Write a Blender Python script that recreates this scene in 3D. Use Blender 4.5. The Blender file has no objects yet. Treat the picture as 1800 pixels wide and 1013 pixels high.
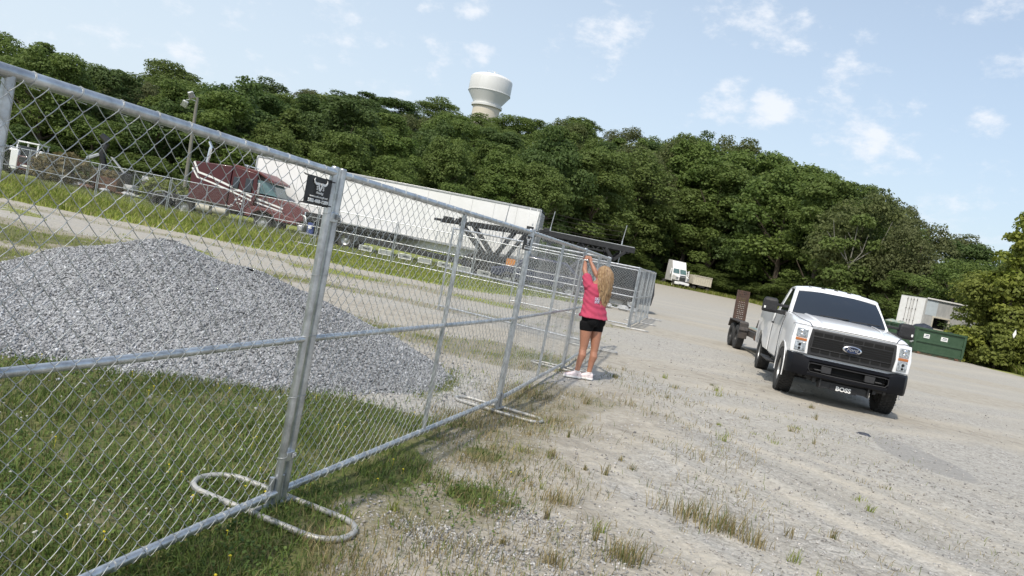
import bpy, bmesh, math, random
import numpy as np
from math import radians as R, sin, cos, pi
from mathutils import Vector, Matrix
random.seed(7); rng = np.random.default_rng(7)
S = bpy.context.scene
COL = S.collection

# ------------------------------------------------------------------ camera
EYE = Vector((0, 0, 1.611))
PITCH, ROLL = R(2.913), R(11.237)
cam_data = bpy.data.cameras.new('camera')
cam_data.sensor_width = 36.0
cam_data.lens = 36.0 * 1265.2 / 1800
cam_data.clip_start = 0.05
cam_data.clip_end = 4000
cam = bpy.data.objects.new('camera', cam_data)
COL.objects.link(cam)
_F = Vector((0, cos(PITCH), -sin(PITCH)))
_U = Vector((0, sin(PITCH), cos(PITCH)))
_X = Vector((1, 0, 0))
_Rt = cos(ROLL) * _X + sin(ROLL) * _U
_Up = cos(ROLL) * _U - sin(ROLL) * _X
cam.matrix_world = Matrix(((_Rt.x, _Up.x, -_F.x, EYE.x), (_Rt.y, _Up.y, -_F.y, EYE.y), (_Rt.z, _Up.z, -_F.z, EYE.z), (0, 0, 0, 1)))
S.camera = cam

# ------------------------------------------------------------------ exposure, sun, sky
S.view_settings.view_transform = 'Standard'
S.view_settings.look = 'None'
S.view_settings.gamma = 1.0
S.view_settings.use_curve_mapping = False
S.view_settings.exposure = 0.28
SUN_EL, SUN_DIR = R(52), Vector((-0.47, -0.88, 0)).normalized()      # where the sun stands: behind the camera, to the left
sun_data = bpy.data.lights.new('sun', 'SUN')
sun_data.energy = 2.9
sun_data.angle = R(1.6)
sun_data.color = (1.0, 0.93, 0.82)
sun = bpy.data.objects.new('sun', sun_data)
COL.objects.link(sun)
_sv = Vector((SUN_DIR.x * cos(SUN_EL), SUN_DIR.y * cos(SUN_EL), sin(SUN_EL)))
sun.rotation_euler = _sv.to_track_quat('Z', 'Y').to_euler()
sun.location = (-20, -10, 30)

world = bpy.data.worlds.new('World')
S.world = world
world.use_nodes = True
wn, wl = world.node_tree.nodes, world.node_tree.links
wn.clear()
def W(t, **k):
    n = wn.new(t)
    for a, b in k.items():
        if a.startswith('i_'): n.inputs[int(a[2:])].default_value = b
        else: setattr(n, a, b)
    return n
w_out = W('ShaderNodeOutputWorld')
w_bg = W('ShaderNodeBackground')
w_bg.inputs[1].default_value = 0.15
sky = W('ShaderNodeTexSky', sky_type='NISHITA')
sky.sun_disc = False
sky.sun_elevation = SUN_EL
sky.sun_rotation = math.atan2(SUN_DIR.x, SUN_DIR.y)
sky.altitude = 150
sky.air_density = 1.15
sky.dust_density = 2.6
sky.ozone_density = 1.6
tc = W('ShaderNodeTexCoord')
# thin haze veil: paler towards the horizon, as on a humid summer day
sep = W('ShaderNodeSeparateXYZ'); wl.new(tc.outputs['Generated'], sep.inputs[0])
veil = W('ShaderNodeMapRange'); wl.new(sep.outputs[2], veil.inputs[0])
veil.inputs[1].default_value = 0.0; veil.inputs[2].default_value = 0.75; veil.inputs[3].default_value = 0.80; veil.inputs[4].default_value = 0.30
vx = W('ShaderNodeMapRange'); wl.new(sep.outputs[0], vx.inputs[0])
vx.inputs[1].default_value = -0.75; vx.inputs[2].default_value = 0.65; vx.inputs[3].default_value = 0.22; vx.inputs[4].default_value = -0.20
vadd = W('ShaderNodeMath', operation='ADD', use_clamp=True); wl.new(veil.outputs[0], vadd.inputs[0]); wl.new(vx.outputs[0], vadd.inputs[1])
vmix = W('ShaderNodeMix', data_type='RGBA'); wl.new(vadd.outputs[0], vmix.inputs[0]); wl.new(sky.outputs[0], vmix.inputs[6])
vmix.inputs[7].default_value = (4.1, 4.72, 5.3, 1)
# clouds: small fair-weather puffs, thicker in a few places
mp = W('ShaderNodeMapping'); wl.new(tc.outputs['Generated'], mp.inputs[0]); mp.inputs[3].default_value = (1, 1, 1.7)
nz = W('ShaderNodeTexNoise'); wl.new(mp.outputs[0], nz.inputs[0]); nz.inputs['Scale'].default_value = 17.0; nz.inputs['Detail'].default_value = 9; nz.inputs['Roughness'].default_value = 0.62
nz2 = W('ShaderNodeTexNoise'); wl.new(mp.outputs[0], nz2.inputs[0]); nz2.inputs['Scale'].default_value = 2.6; nz2.inputs['Detail'].default_value = 3
PUFFS = [(0.065, 0.954, 0.291, .048, 1.25), (0.225, 0.942, 0.25, .030, 1.15), (0.278, 0.929, 0.242, .030, 1.3), (0.395, 0.893, 0.217, .045, 1.1), (0.43, 0.88, 0.208, .035, 1.0),
         (0.183, 0.92, 0.347, .035, .9), (0.242, 0.912, 0.331, .04, .7), (-0.164, 0.957, 0.24, .03, .85), (-0.097, 0.964, 0.247, .028, .75), (-0.118, 0.946, 0.302, .03, .8), (-0.175, 0.941, 0.288, .025, .7), (-0.28, 0.925, 0.255, .06, .6),
         (-0.459, 0.872, 0.168, .10, .4), (0.353, 0.887, 0.297, .05, .65), (0.29, 0.901, 0.323, .035, .8), (0.425, 0.865, 0.268, .022, .9), (0.487, 0.818, 0.305, .04, .8), (0.496, 0.832, 0.249, .03, .8), (0.496, 0.849, 0.182, .07, .75), (0.461, 0.865, 0.197, .05, .6), (0.343, 0.916, 0.209, .03, .7), (0.449, 0.813, 0.369, .035, .7)]
acc = None
for (x, y, z, rad, amp) in PUFFS:
    v = Vector((x, y, z)).normalized()
    vm = W('ShaderNodeVectorMath', operation='DISTANCE'); wl.new(tc.outputs['Generated'], vm.inputs[0]); vm.inputs[1].default_value = v
    mr = W('ShaderNodeMapRange', interpolation_type='SMOOTHSTEP'); wl.new(vm.outputs['Value'], mr.inputs[0])
    mr.inputs[1].default_value = 0.0; mr.inputs[2].default_value = rad * 1.5; mr.inputs[3].default_value = 0.34 * amp; mr.inputs[4].default_value = 0
    if acc is None: acc = mr
    else:
        ad = W('ShaderNodeMath', operation='MAXIMUM'); wl.new(acc.outputs[0], ad.inputs[0]); wl.new(mr.outputs[0], ad.inputs[1]); acc = ad
a1 = W('ShaderNodeMath', operation='MULTIPLY_ADD'); wl.new(nz.outputs[0], a1.inputs[0]); a1.inputs[1].default_value = 1.5; wl.new(acc.outputs[0], a1.inputs[2])
a2 = W('ShaderNodeMath', operation='MULTIPLY_ADD'); wl.new(nz2.outputs[0], a2.inputs[0]); a2.inputs[1].default_value = 0.45; wl.new(a1.outputs[0], a2.inputs[2])
cr = W('ShaderNodeMapRange', interpolation_type='SMOOTHSTEP'); wl.new(a2.outputs[0], cr.inputs[0])
cr.inputs[1].default_value = 1.10; cr.inputs[2].default_value = 1.50; cr.inputs[3].default_value = 0; cr.inputs[4].default_value = 0.85
cmix = W('ShaderNodeMix', data_type='RGBA'); wl.new(cr.outputs[0], cmix.inputs[0]); wl.new(vmix.outputs[2], cmix.inputs[6])
cmix.inputs[7].default_value = (5.15, 5.35, 5.7, 1)
wl.new(cmix.outputs[2], w_bg.inputs[0]); wl.new(w_bg.outputs[0], w_out.inputs[0])

# ------------------------------------------------------------------ materials
MATS = {}
def mat(name, col, rough=0.6, metal=0.0, vary=0.0, scale=8.0, bump=0.0, bscale=40.0, coat=0.0, spec=0.5, col2=None, trans=0.0, alpha=1.0, emit=None, detail=5, tiltz=None):
    m = bpy.data.materials.new(name); m.use_nodes = True
    nt = m.node_tree; b = nt.nodes['Principled BSDF']
    b.inputs['Base Color'].default_value = (*col, 1); b.inputs['Roughness'].default_value = rough; b.inputs['Metallic'].default_value = metal
    b.inputs['Specular IOR Level'].default_value = spec; b.inputs['Coat Weight'].default_value = coat; b.inputs['Coat Roughness'].default_value = 0.06
    if trans: b.inputs['Transmission Weight'].default_value = trans
    if alpha < 1: b.inputs['Alpha'].default_value = alpha
    if emit: b.inputs['Emission Color'].default_value = (*emit, 1); b.inputs['Emission Strength'].default_value = 1
    t = nt.nodes.new('ShaderNodeTexCoord')
    if vary or col2:
        n = nt.nodes.new('ShaderNodeTexNoise'); n.inputs['Scale'].default_value = scale; n.inputs['Detail'].default_value = detail; n.inputs['Roughness'].default_value = 0.65
        if tiltz:
            mpn = nt.nodes.new('ShaderNodeMapping'); mpn.inputs[3].default_value = tiltz
            nt.links.new(t.outputs['Object'], mpn.inputs[0]); nt.links.new(mpn.outputs[0], n.inputs[0])
        else: nt.links.new(t.outputs['Object'], n.inputs[0])
        r = nt.nodes.new('ShaderNodeMapRange'); r.inputs[1].default_value = 0.35; r.inputs[2].default_value = 0.65
        nt.links.new(n.outputs[0], r.inputs[0])
        x = nt.nodes.new('ShaderNodeMix'); x.data_type = 'RGBA'; nt.links.new(r.outputs[0], x.inputs[0])
        c2 = col2 if col2 else tuple(min(1, c * (1 + vary)) for c in col)
        c1 = col if col2 else tuple(c * (1 - vary) for c in col)
        x.inputs[6].default_value = (*c1, 1); x.inputs[7].default_value = (*c2, 1)
        nt.links.new(x.outputs[2], b.inputs['Base Color'])
    if bump:
        n = nt.nodes.new('ShaderNodeTexNoise'); n.inputs['Scale'].default_value = bscale; n.inputs['Detail'].default_value = 4
        nt.links.new(t.outputs['Object'], n.inputs[0])
        bp = nt.nodes.new('ShaderNodeBump'); bp.inputs['Strength'].default_value = bump; bp.inputs['Distance'].default_value = 0.01
        nt.links.new(n.outputs[0], bp.inputs['Height']); nt.links.new(bp.outputs[0], b.inputs['Normal'])
    MATS[name] = m
    return m

M_galv = mat('galvanised steel', (.50, .52, .54), .36, .85, .26, 11, .12, 60)
M_wire = mat('galvanised wire', (.47, .48, .465), .45, .6, .2, 12)
M_primer = mat('worn white galvanised', (.52, .50, .46), .5, .4, .12, 14, col2=(.33, .34, .34))
M_white = mat('white vehicle paint', (.85, .86, .88), .22, 0, .02, 1.6, coat=.6, col2=(.79, .79, .785))
M_whitet = mat('white trailer skin', (.82, .82, .81), .45, 0, .05, 1.5, col2=(.76, .76, .74))
M_blackp = mat('black plastic', (.026, .026, .028), .55, 0, .25, 30, spec=.35)
M_grille = mat('grey grille plastic', (.030, .030, .032), .5, 0, .1, 20)
M_bumper = mat('satin black bumper', (.004, .0045, .007), .5, 0, .2, 6, spec=.22)
M_black = mat('black painted steel', (.020, .020, .021), .5, 0, .4, 9)
M_rubber = mat('tyre rubber', (.028, .027, .026), .8, 0, .35, 14, bump=.5, bscale=60)
M_tint = mat('tinted glass', (.012, .016, .022), .05, 0, spec=.8, coat=.4)
M_glass = mat('windscreen glass', (.10, .17, .17), .05, 0, spec=1.0, vary=.3, scale=1.4)
M_chrome = mat('chrome', (.75, .75, .77), .14, 1.0)
M_alu = mat('dull aluminium', (.55, .55, .54), .4, .8, .12, 8)
M_lens = mat('clear lamp lens', (.42, .44, .46), .12, .55, vary=.6, scale=26, spec=.8)
M_amber = mat('amber lamp lens', (.42, .135, .03), .25, 0, spec=.7)
M_red = mat('red lamp lens', (.45, .02, .02), .25, 0)
M_blue = mat('dark blue enamel', (.015, .03, .085), .25, 0, coat=.5)
M_letter = mat('white lettering', (.80, .80, .78), .5)
M_maroon = mat('maroon truck paint', (.066, .010, .012), .34, 0, .10, 2.2, coat=.35)
M_maroon2 = mat('sun faded maroon paint', (.13, .038, .038), .42, 0, .10, 3)
M_rust = mat('rusty steel', (.055, .035, .025), .8, 0, col2=(.15, .07, .035), scale=7, bump=.4)
M_rampm = mat('rusty ramp steel', (.040, .024, .018), .75, 0, col2=(.085, .045, .03), scale=9)
M_trail = mat('weathered black steel', (.028, .026, .025), .6, 0, col2=(.075, .06, .05), scale=6)
M_deckt = mat('teal painted deck board', (.16, .27, .25), .7, 0, col2=(.30, .33, .29), scale=9, tiltz=(6, 1, 6))
M_wood = mat('weathered timber', (.20, .18, .15), .85, 0, col2=(.34, .28, .20), scale=6, tiltz=(1, 1, .1), bump=.4)
M_green = mat('green dumpster paint', (.028, .064, .032), .55, 0, col2=(.045, .088, .048), scale=3)
M_greend = mat('dirty green dumpster base', (.02, .06, .035), .7, 0, col2=(.10, .055, .03), scale=5)
M_boxw = mat('white box skin', (.82, .82, .80), .5, 0, col2=(.74, .73, .70), scale=3)
M_boxg = mat('grey weathered and shaded skin', (.36, .37, .37), .6, 0, col2=(.47, .47, .46), scale=5, tiltz=(1, 1, .3))  # own grey of weathered things; also shade toned into white trailer faces
M_boxb = mat('pale blue box skin', (.50, .56, .60), .55, 0, .06, 4)
M_cream = mat('cream dump body paint', (.60, .57, .48), .6, 0, col2=(.50, .46, .38), scale=4)
M_tower = mat('white tank paint', (.72, .73, .72), .5, 0, col2=(.66, .66, .64), scale=.12, tiltz=(1, 1, .12))
M_towerb = mat('cream concrete pedestal', (.60, .54, .43), .8, 0, col2=(.66, .61, .52), scale=.5, tiltz=(.1, .1, 3))
M_pole = mat('grey weathered pole', (.15, .145, .12), .85, 0, col2=(.24, .23, .20), scale=5, tiltz=(3, 3, .3))
M_bark = mat('tree bark', (.075, .055, .04), .9, 0, col2=(.14, .115, .09), scale=6, tiltz=(3, 3, .6), bump=.5)
M_orange = mat('orange paint', (.62, .24, .04), .55, 0, .1, 10)
M_tarp = mat('dark debris sheet', (.03, .035, .05), .6, 0, .4, 6)
M_junk = mat('mixed rubbish', (.40, .33, .24), .8, 0, col2=(.14, .28, .27), scale=9)
M_signk = mat('sign black', (.012, .012, .014), .45)
M_skin = mat('sun tanned skin', (.37, .175, .11), .5, 0, .06, 9)
M_shirt = mat('raspberry cotton', (.43, .052, .105), .9, 0, .10, 14, bump=.3, bscale=16)
M_short = mat('black stretch fabric', (.006, .006, .007), .9, 0, .2, 20, spec=.2)
M_shoe = mat('pale pink trainer', (.78, .68, .68), .7, 0, .08, 30)
M_sole = mat('white shoe sole', (.80, .79, .77), .6)
M_hair = mat('blonde hair', (.17, .095, .045), .5, 0, col2=(.42, .29, .16), scale=9, tiltz=(4, 4, 1.6))

# ------------------------------------------------------------------ mesh helpers
class MB:
    def __init__(s): s.v = []; s.f = []; s.m = []
    def add(s, vs, fs, mi=0):
        n = len(s.v); s.v += [tuple(p) for p in vs]; s.f += [tuple(i + n for i in q) for q in fs]; s.m += [mi] * len(fs); return s
    def box(s, c, d, rz=0, rx=0, ry=0, mi=0, taper=(1, 1)):
        hx, hy, hz = d[0] / 2, d[1] / 2, d[2] / 2
        vs = [Vector((sx * hx * (taper[0] if sz > 0 else 1), sy * hy * (taper[1] if sz > 0 else 1), sz * hz)) for sz in (-1, 1) for sy in (-1, 1) for sx in (-1, 1)]
        M = Matrix.Rotation(rz, 3, 'Z') @ Matrix.Rotation(ry, 3, 'Y') @ Matrix.Rotation(rx, 3, 'X')
        vs = [M @ v + Vector(c) for v in vs]
        return s.add(vs, [(0, 2, 3, 1), (4, 5, 7, 6), (0, 1, 5, 4), (2, 6, 7, 3), (0, 4, 6, 2), (1, 3, 7, 5)], mi)
    def tube(s, pts, r, n=8, caps=True, mi=0, closed=False, flat=1.0):
        pts = [Vector(p) for p in pts]; k = len(pts); rs = r if isinstance(r, (list, tuple)) else [r] * k
        vs = []; up = None
        for i, p in enumerate(pts):
            if closed: t = pts[(i + 1) % k] - pts[i - 1]
            else: t = pts[min(i + 1, k - 1)] - pts[max(i - 1, 0)]
            t = t.normalized() if t.length > 1e-9 else Vector((0, 0, 1))
            if up is None:
                a = Vector((0, 0, 1)) if abs(t.z) < .9 else Vector((1, 0, 0)); up = (a - t * a.dot(t)).normalized()
            else:
                up = up - t * up.dot(t); up = up.normalized() if up.length > 1e-6 else Vector((1, 0, 0))
            w = t.cross(up)
            for j in range(n):
                a = 2 * pi * j / n; vs.append(p + (up * cos(a) * flat + w * sin(a)) * rs[i])
        fs = []
        for i in range(k if closed else k - 1):
            i2 = (i + 1) % k
            for j in range(n):
                j2 = (j + 1) % n; fs.append((i * n + j, i * n + j2, i2 * n + j2, i2 * n + j))
        if caps and not closed: fs.append(tuple(range(n - 1, -1, -1))); fs.append(tuple((k - 1) * n + j for j in range(n)))
        return s.add(vs, fs, mi)
    def cyl(s, a, b, r, n=16, mi=0, r2=None): return s.tube([a, b], [r, r if r2 is None else r2], n, True, mi)
    def loft(s, rings, closed_ring=True, caps=True, mi=0):
        n = len(rings[0]); vs = [p for r in rings for p in r]; fs = []
        for i in range(len(rings) - 1):
            for j in range(n if closed_ring else n - 1):
                j2 = (j + 1) % n; fs.append((i * n + j, i * n + j2, (i + 1) * n + j2, (i + 1) * n + j))
        if caps and closed_ring: fs.append(tuple(range(n - 1, -1, -1))); fs.append(tuple((len(rings) - 1) * n + j for j in range(n)))
        return s.add(vs, fs, mi)
    def lathe(s, prof, n=32, c=(0, 0, 0), axis='Z', mi=0):
        vs = []
        for (r, h) in prof:
            for j in range(n):
                a = 2 * pi * j / n
                p = (r * cos(a), r * sin(a), h) if axis == 'Z' else ((h, r * cos(a), r * sin(a)) if axis == 'X' else (r * cos(a), h, r * sin(a)))
                vs.append((p[0] + c[0], p[1] + c[1], p[2] + c[2]))
        fs = [(i * n + j, i * n + (j + 1) % n, (i + 1) * n + (j + 1) % n, (i + 1) * n + j) for i in range(len(prof) - 1) for j in range(n)]
        return s.add(vs, fs, mi)
    def prism(s, poly, axis, a, b, mi=0):
        n = len(poly)
        def P(u, v, w): return (w, u, v) if axis == 'X' else ((u, w, v) if axis == 'Y' else (u, v, w))
        vs = [P(u, v, a) for u, v in poly] + [P(u, v, b) for u, v in poly]
        fs = [tuple(range(n - 1, -1, -1)), tuple(range(n, 2 * n))] + [(i, (i + 1) % n, n + (i + 1) % n, n + i) for i in range(n)]
        return s.add(vs, fs, mi)
    def quad(s, a, b, c, d, mi=0): return s.add([a, b, c, d], [(0, 1, 2, 3)], mi)
    def build(s, name, m, parent=None, smooth=None, bevel=0, mats=None, loc=None, fixn=True):
        me = bpy.data.meshes.new(name); me.from_pydata(s.v, [], s.f)
        for x in (mats or [m]): me.materials.append(x)
        if mats: me.polygons.foreach_set('material_index', s.m)
        if fixn:
            bm = bmesh.new(); bm.from_mesh(me); bmesh.ops.recalc_face_normals(bm, faces=bm.faces); bm.to_mesh(me); bm.free()
        o = bpy.data.objects.new(name, me); COL.objects.link(o)
        if parent is not None: o.parent = parent
        if loc is not None: o.location = loc
        if bevel:
            md = o.modifiers.new('edge', 'BEVEL'); md.width = bevel; md.segments = 2; md.limit_method = 'ANGLE'; md.angle_limit = R(35)
        if smooth or bevel: shade(o, smooth or 35)
        return o
def shade(o, ang=35):
    me = o.data; me.polygons.foreach_set('use_smooth', [True] * len(me.polygons))
    me.set_sharp_from_angle(angle=R(ang))
def tag(o, label=None, cat=None, group=None, kind=None):
    if label: o['label'] = label
    if cat: o['category'] = cat
    if group: o['group'] = group
    if kind: o['kind'] = kind
    return o
def empty(name, loc=(0, 0, 0), rz=0, label=None, cat=None, group=None):
    o = bpy.data.objects.new(name, None); COL.objects.link(o); o.location = loc; o.rotation_euler = (0, 0, rz); o.empty_display_size = .2
    return tag(o, label, cat, group)
def kids(o): return [c for c in bpy.data.objects if c.parent == o]
def copy_tree(o, parent=None, cache={}):
    c = o.copy(); COL.objects.link(c); c.parent = parent
    if o.name not in cache: cache[o.name] = kids(o)
    for ch in cache[o.name]: copy_tree(ch, c)
    return c
def np_mesh(name, V, F, m, parent=None, attr=None, smooth=False):
    """V (n,3), F (m,k) numpy -> mesh object; attr = (name, (n,4) colours)"""
    me = bpy.data.meshes.new(name); k = F.shape[1]
    me.vertices.add(len(V)); me.vertices.foreach_set('co', V.astype(np.float32).ravel())
    me.loops.add(F.size); me.loops.foreach_set('vertex_index', F.astype(np.int32).ravel())
    me.polygons.add(len(F)); me.polygons.foreach_set('loop_start', np.arange(0, F.size, k, dtype=np.int32)); me.polygons.foreach_set('loop_total', np.full(len(F), k, dtype=np.int32))
    if smooth: me.polygons.foreach_set('use_smooth', np.ones(len(F), dtype=bool))
    me.update(calc_edges=True)
    if attr is not None:
        for (an, C) in (attr if isinstance(attr, list) else [attr]):
            a = me.color_attributes.new(an, 'FLOAT_COLOR', 'POINT'); a.data.foreach_set('color', C.astype(np.float32).ravel())
    me.materials.append(m)
    o = bpy.data.objects.new(name, me); COL.objects.link(o)
    if parent is not None: o.parent = parent
    return o
def text_mesh(txt, size, name, m, parent, loc, rot, ext=.002, sx=1.0, bold=0.0, shear=0.0, align='CENTER'):
    c = bpy.data.curves.new(name, 'FONT'); c.body = txt; c.size = size; c.extrude = ext; c.align_x = align; c.align_y = 'CENTER'; c.offset = bold; c.shear = shear; c.resolution_u = 3
    t = bpy.data.objects.new(name + '_curve', c); COL.objects.link(t)
    dg = bpy.context.evaluated_depsgraph_get(); me = bpy.data.meshes.new_from_object(t.evaluated_get(dg))
    bpy.data.objects.remove(t); me.materials.clear(); me.materials.append(m)
    o = bpy.data.objects.new(name, me); COL.objects.link(o); o.parent = parent; o.location = loc; o.rotation_euler = rot; o.scale = (sx, 1, 1)
    return o
def cut(o, cutters):
    """boolean difference of mesh object o with MB cutters, result stays a plain mesh"""
    cs = []
    for mb in cutters:
        c = mb.build('cutter', M_black, o.parent); cs.append(c)
        md = o.modifiers.new('b', 'BOOLEAN'); md.object = c; md.operation = 'DIFFERENCE'; md.solver = 'EXACT'
    dg = bpy.context.evaluated_depsgraph_get(); me = bpy.data.meshes.new_from_object(o.evaluated_get(dg))
    o.modifiers.clear(); o.data = me
    for c in cs: bpy.data.objects.remove(c)
    return o
def smooth01(t): t = np.clip(t, 0, 1); return t * t * (3 - 2 * t)
# ------------------------------------------------------------------ terrain
T_ED = np.array([-1.6, -.76, -.5, -.3, -.1, .05, .13, .2, .3, .36, .45, .53, .6, .65, .74, .9, 1.6])
Y_ED = np.array([56, 58, 62, 66, 74, 88, 112, 117, 114, 103, 88, 74, 62, 51, 43, 38, 34.])
T_EL = np.array([-1.6, -.76, -.7, -.65, -.57, -.49, -.45, -.36, -.27, -.17, -.05, .03, .08, .107, .15, .19, .234, .28, .33, .38, .43, .487, .53, .58, .612, .64, .70, .9, 1.6])
EL = np.array([.15, .162, .165, .140, .150, .165, .160, .168, .190, .194, .196, .202, .193, .195, .193, .200, .208, .208, .194, .190, .182, .176, .165, .15, .128, .13, .14, .15, .15])
T_CR = np.array([-1.6, -.76, -.45, -.25, 0, .1, .2, .3, .45, .55, .65, .9, 1.6])
Y_CR = np.array([130, 130, 175, 215, 235, 220, 165, 150, 130, 110, 90, 80, 80.])
def y_edge(t): return np.interp(t, T_ED, Y_ED)
def hill_h(t, Y):
    ye = y_edge(t); yc = np.interp(t, T_CR, Y_CR); el = np.interp(t, T_EL, EL)
    ht = np.interp(yc, [80, 130, 235], [10, 14, 13.])
    top = np.maximum(el * yc + 1.6 - ht, .5)
    u = np.clip((Y - ye) / np.maximum(yc - ye, 1), 0, None)
    z = top * np.where(u < 1, u, 1 - .25 * np.clip(u - 1, 0, 2))
    return np.where(Y > ye, z, 0)
def H(x, y):
    x = np.asarray(x, float); y = np.asarray(y, float)
    Y = np.maximum(y, 1.0); t = np.clip(x / Y, -1.6, 1.6)
    yard = 1.0 * smooth01((Y - 55) / 53) * smooth01((t + .05) / .12) * smooth01((.52 - t) / .12)
    z = yard + hill_h(t, Y) * (y > 20) + .22 * smooth01((x - 20) / 6) * smooth01((y - 33) / 6) * smooth01((66 - y) / 8)
    near = np.exp(-(x * x + (y - 4) ** 2) / 400)
    z = z + near * (.012 * np.sin(x * 1.7 + y * .6) + .010 * np.sin(y * 2.3 - x * .8) + .006 * np.sin(x * 5.1 + 2) * np.sin(y * 4.3))
    # wheel ruts across the sandy strip, lower right
    u = (x - 2.2) * .86 + (y - 5.0) * .5
    rut = smooth01((x - .8) / .8) * smooth01((9 - y) / 2.5) * smooth01((y - 2) / 1)
    z = z + rut * .016 * (np.sin(u * 6.0 + .4 * np.sin(x * 2)) + .5 * np.sin(u * 15 + x))
    return z
def fence_x(y): return np.interp(y, [-10, .32, 3.809, 7.286, 10.763, 14.401, 21.571, 28.706], [-5.2, -2.05, -1.015, .087, .974, 1.818, 3.668, 5.514])
def wob(x, y, s=1.0, k=0):
    return (np.sin(x * 1.3 * s + 1.1 * np.sin(y * .9 * s + k) + k) + np.sin(y * 1.7 * s + 1.3 * np.sin(x * .7 * s + 2 * k)) + .6 * np.sin((x + y) * 3.1 * s + k) + .5 * np.sin((x - y) * 4.7 * s + 3 * k)) / 3.1
PAT = [(.25, 3.05, .55), (-.2, 3.9, .4), (.02, 4.6, .45), (.25, 5.2, .28), (.0, 5.6, .35)]      # green clumps right of the fence (x, y, radius)
def zones(x, y):
    """green grass, dry grass / yellow, sand (rest is grey gravel)"""
    Y = np.maximum(y, 1.0); t = x / Y
    d = x - fence_x(y)                                    # metres right of the fence
    w = wob(x, y, 1.0, 1); w2 = wob(x, y, .35, 4); w3 = wob(x, y, 2.6, 2)
    gb = np.interp(y, [2, 3.3, 4.6, 6.0, 7.5], [1.1, .80, .62, .30, .1])
    g = smooth01((gb - d + .30 * w + .22 * w3) / .55) * smooth01((7.4 + .7 * w2 - y) / 1.4)
    for (px, py, pr) in PAT:
        dd = np.hypot(x - px, y - py) + .12 * w3
        g = np.maximum(g, .72 * smooth01((pr - dd) / .35))
    g = np.maximum(g, .85 * smooth01((-.35 - d) / .6) * smooth01((9.5 - y) / 1.5) * smooth01((x + 1.0) / .5))
    dry = smooth01((1.5 - d + .6 * w) / 1.1) * smooth01((10.5 + w - y) / 2) * smooth01((d + .6) / .5) * .75
    # beyond the pile: streaks of yellow-green growth along tracks
    far = smooth01((y - 8.5) / 1.5) * smooth01((.4 - d) / .8) * smooth01((24 - y) / 2)
    st = np.sin(y * 1.25 + .35 * w2 * 3 + .03 * x) * .5 + .35 * w2 + .25 * w
    dry = np.maximum(dry, far * smooth01((st + .05) / .4) * .85)
    g = np.maximum(g, far * smooth01((st - .25) / .4) * .62)
    # tall field grass round the parked trailers
    inner = np.interp(y, [20, 30, 60, 75, 90], [-3, 4, 5.5, 6, 7])
    fld = smooth01((y - 24 + .8 * w2) / 1.2) * smooth01((inner + 1.5 * w2 - x) / 2.0)
    g = np.maximum(g, fld * .95)
    g2 = smooth01((y - (y_edge(t) - 9 - 1.5 * w2)) / 3)
    lo = np.where(t > .62, 5.5, np.where(t > .5, 3.0, 9.0))
    fl = smooth01((-3 - x) / 4) * smooth01((y - 11.5) / 2) * smooth01((22.3 - y) / 1.5)
    g = np.maximum(g, fl * .62 * smooth01((w + .6 * w2 + .25) / .6)); dry = np.maximum(dry, fl * .8 * smooth01((w2 + .4 * w + .35) / .6))
    g2 = smooth01((y - (y_edge(t) - lo - 1.2 * w2)) / 2)
    g = np.maximum(g, g2)
    # sand: sandy strip near, pale tracks further away
    sand = smooth01((d - .2) / .8) * smooth01((4.6 - .28 * y + 1.1 * w2 - d + y * .12) / 2.4) * smooth01((13 - y) / 4)
    sand = np.maximum(sand, smooth01((y - 7.5) / 2) * smooth01((.2 - d) / 1) * (.55 + .35 * w2))
    sand = np.maximum(sand, smooth01((y - 9) / 5) * smooth01((.35 + .8 * np.sin(y * .62 + x * .06 + .5 * w2) + .3 * w2) / 1.0) * .8 * smooth01((60 - y) / 30))
    sand = np.maximum(sand, smooth01((y - 50) / 30) * .6)
    bare = smooth01((.34 - np.hypot((x + .22) * .8, (y - 3.86) * 1.3) - .1 * w3) / .15)
    return np.clip(g * (1 - .85 * bare), 0, 1), np.clip(dry, 0, 1), np.clip(sand, 0, 1)

def ground_sheet():
    az = np.concatenate([np.linspace(-180, -46, 34, endpoint=False), np.linspace(-46, 46, 560, endpoint=False), np.linspace(46, 180, 34, endpoint=False)])
    az = np.radians(az); rr = np.concatenate([[0.02], np.geomspace(.9, 1500, 400)])
    A, Q = np.meshgrid(az, rr); X = Q * np.sin(A); Y = Q * np.cos(A)
    Z = H(X, Y)
    V = np.stack([X, Y, Z], -1).reshape(-1, 3); n = len(az); m = len(rr)
    i = np.arange(m - 1)[:, None] * n; j = np.arange(n)[None, :]; j2 = (j + 1) % n
    F = np.stack([(i + j), (i + n + j), (i + n + j2), (i + j2)], -1).reshape(-1, 4)
    F = F[:, ::-1]
    g, d, s = zones(V[:, 0], V[:, 1])
    tt = np.clip(V[:, 0] / np.maximum(V[:, 1], 1), -1.6, 1.6)
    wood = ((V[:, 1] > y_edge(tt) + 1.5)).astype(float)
    return V, F, np.stack([g, d, s, 1 - wood], -1), (V[:, 1] > y_edge(tt)) & (V[:, 1] > 20)

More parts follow.
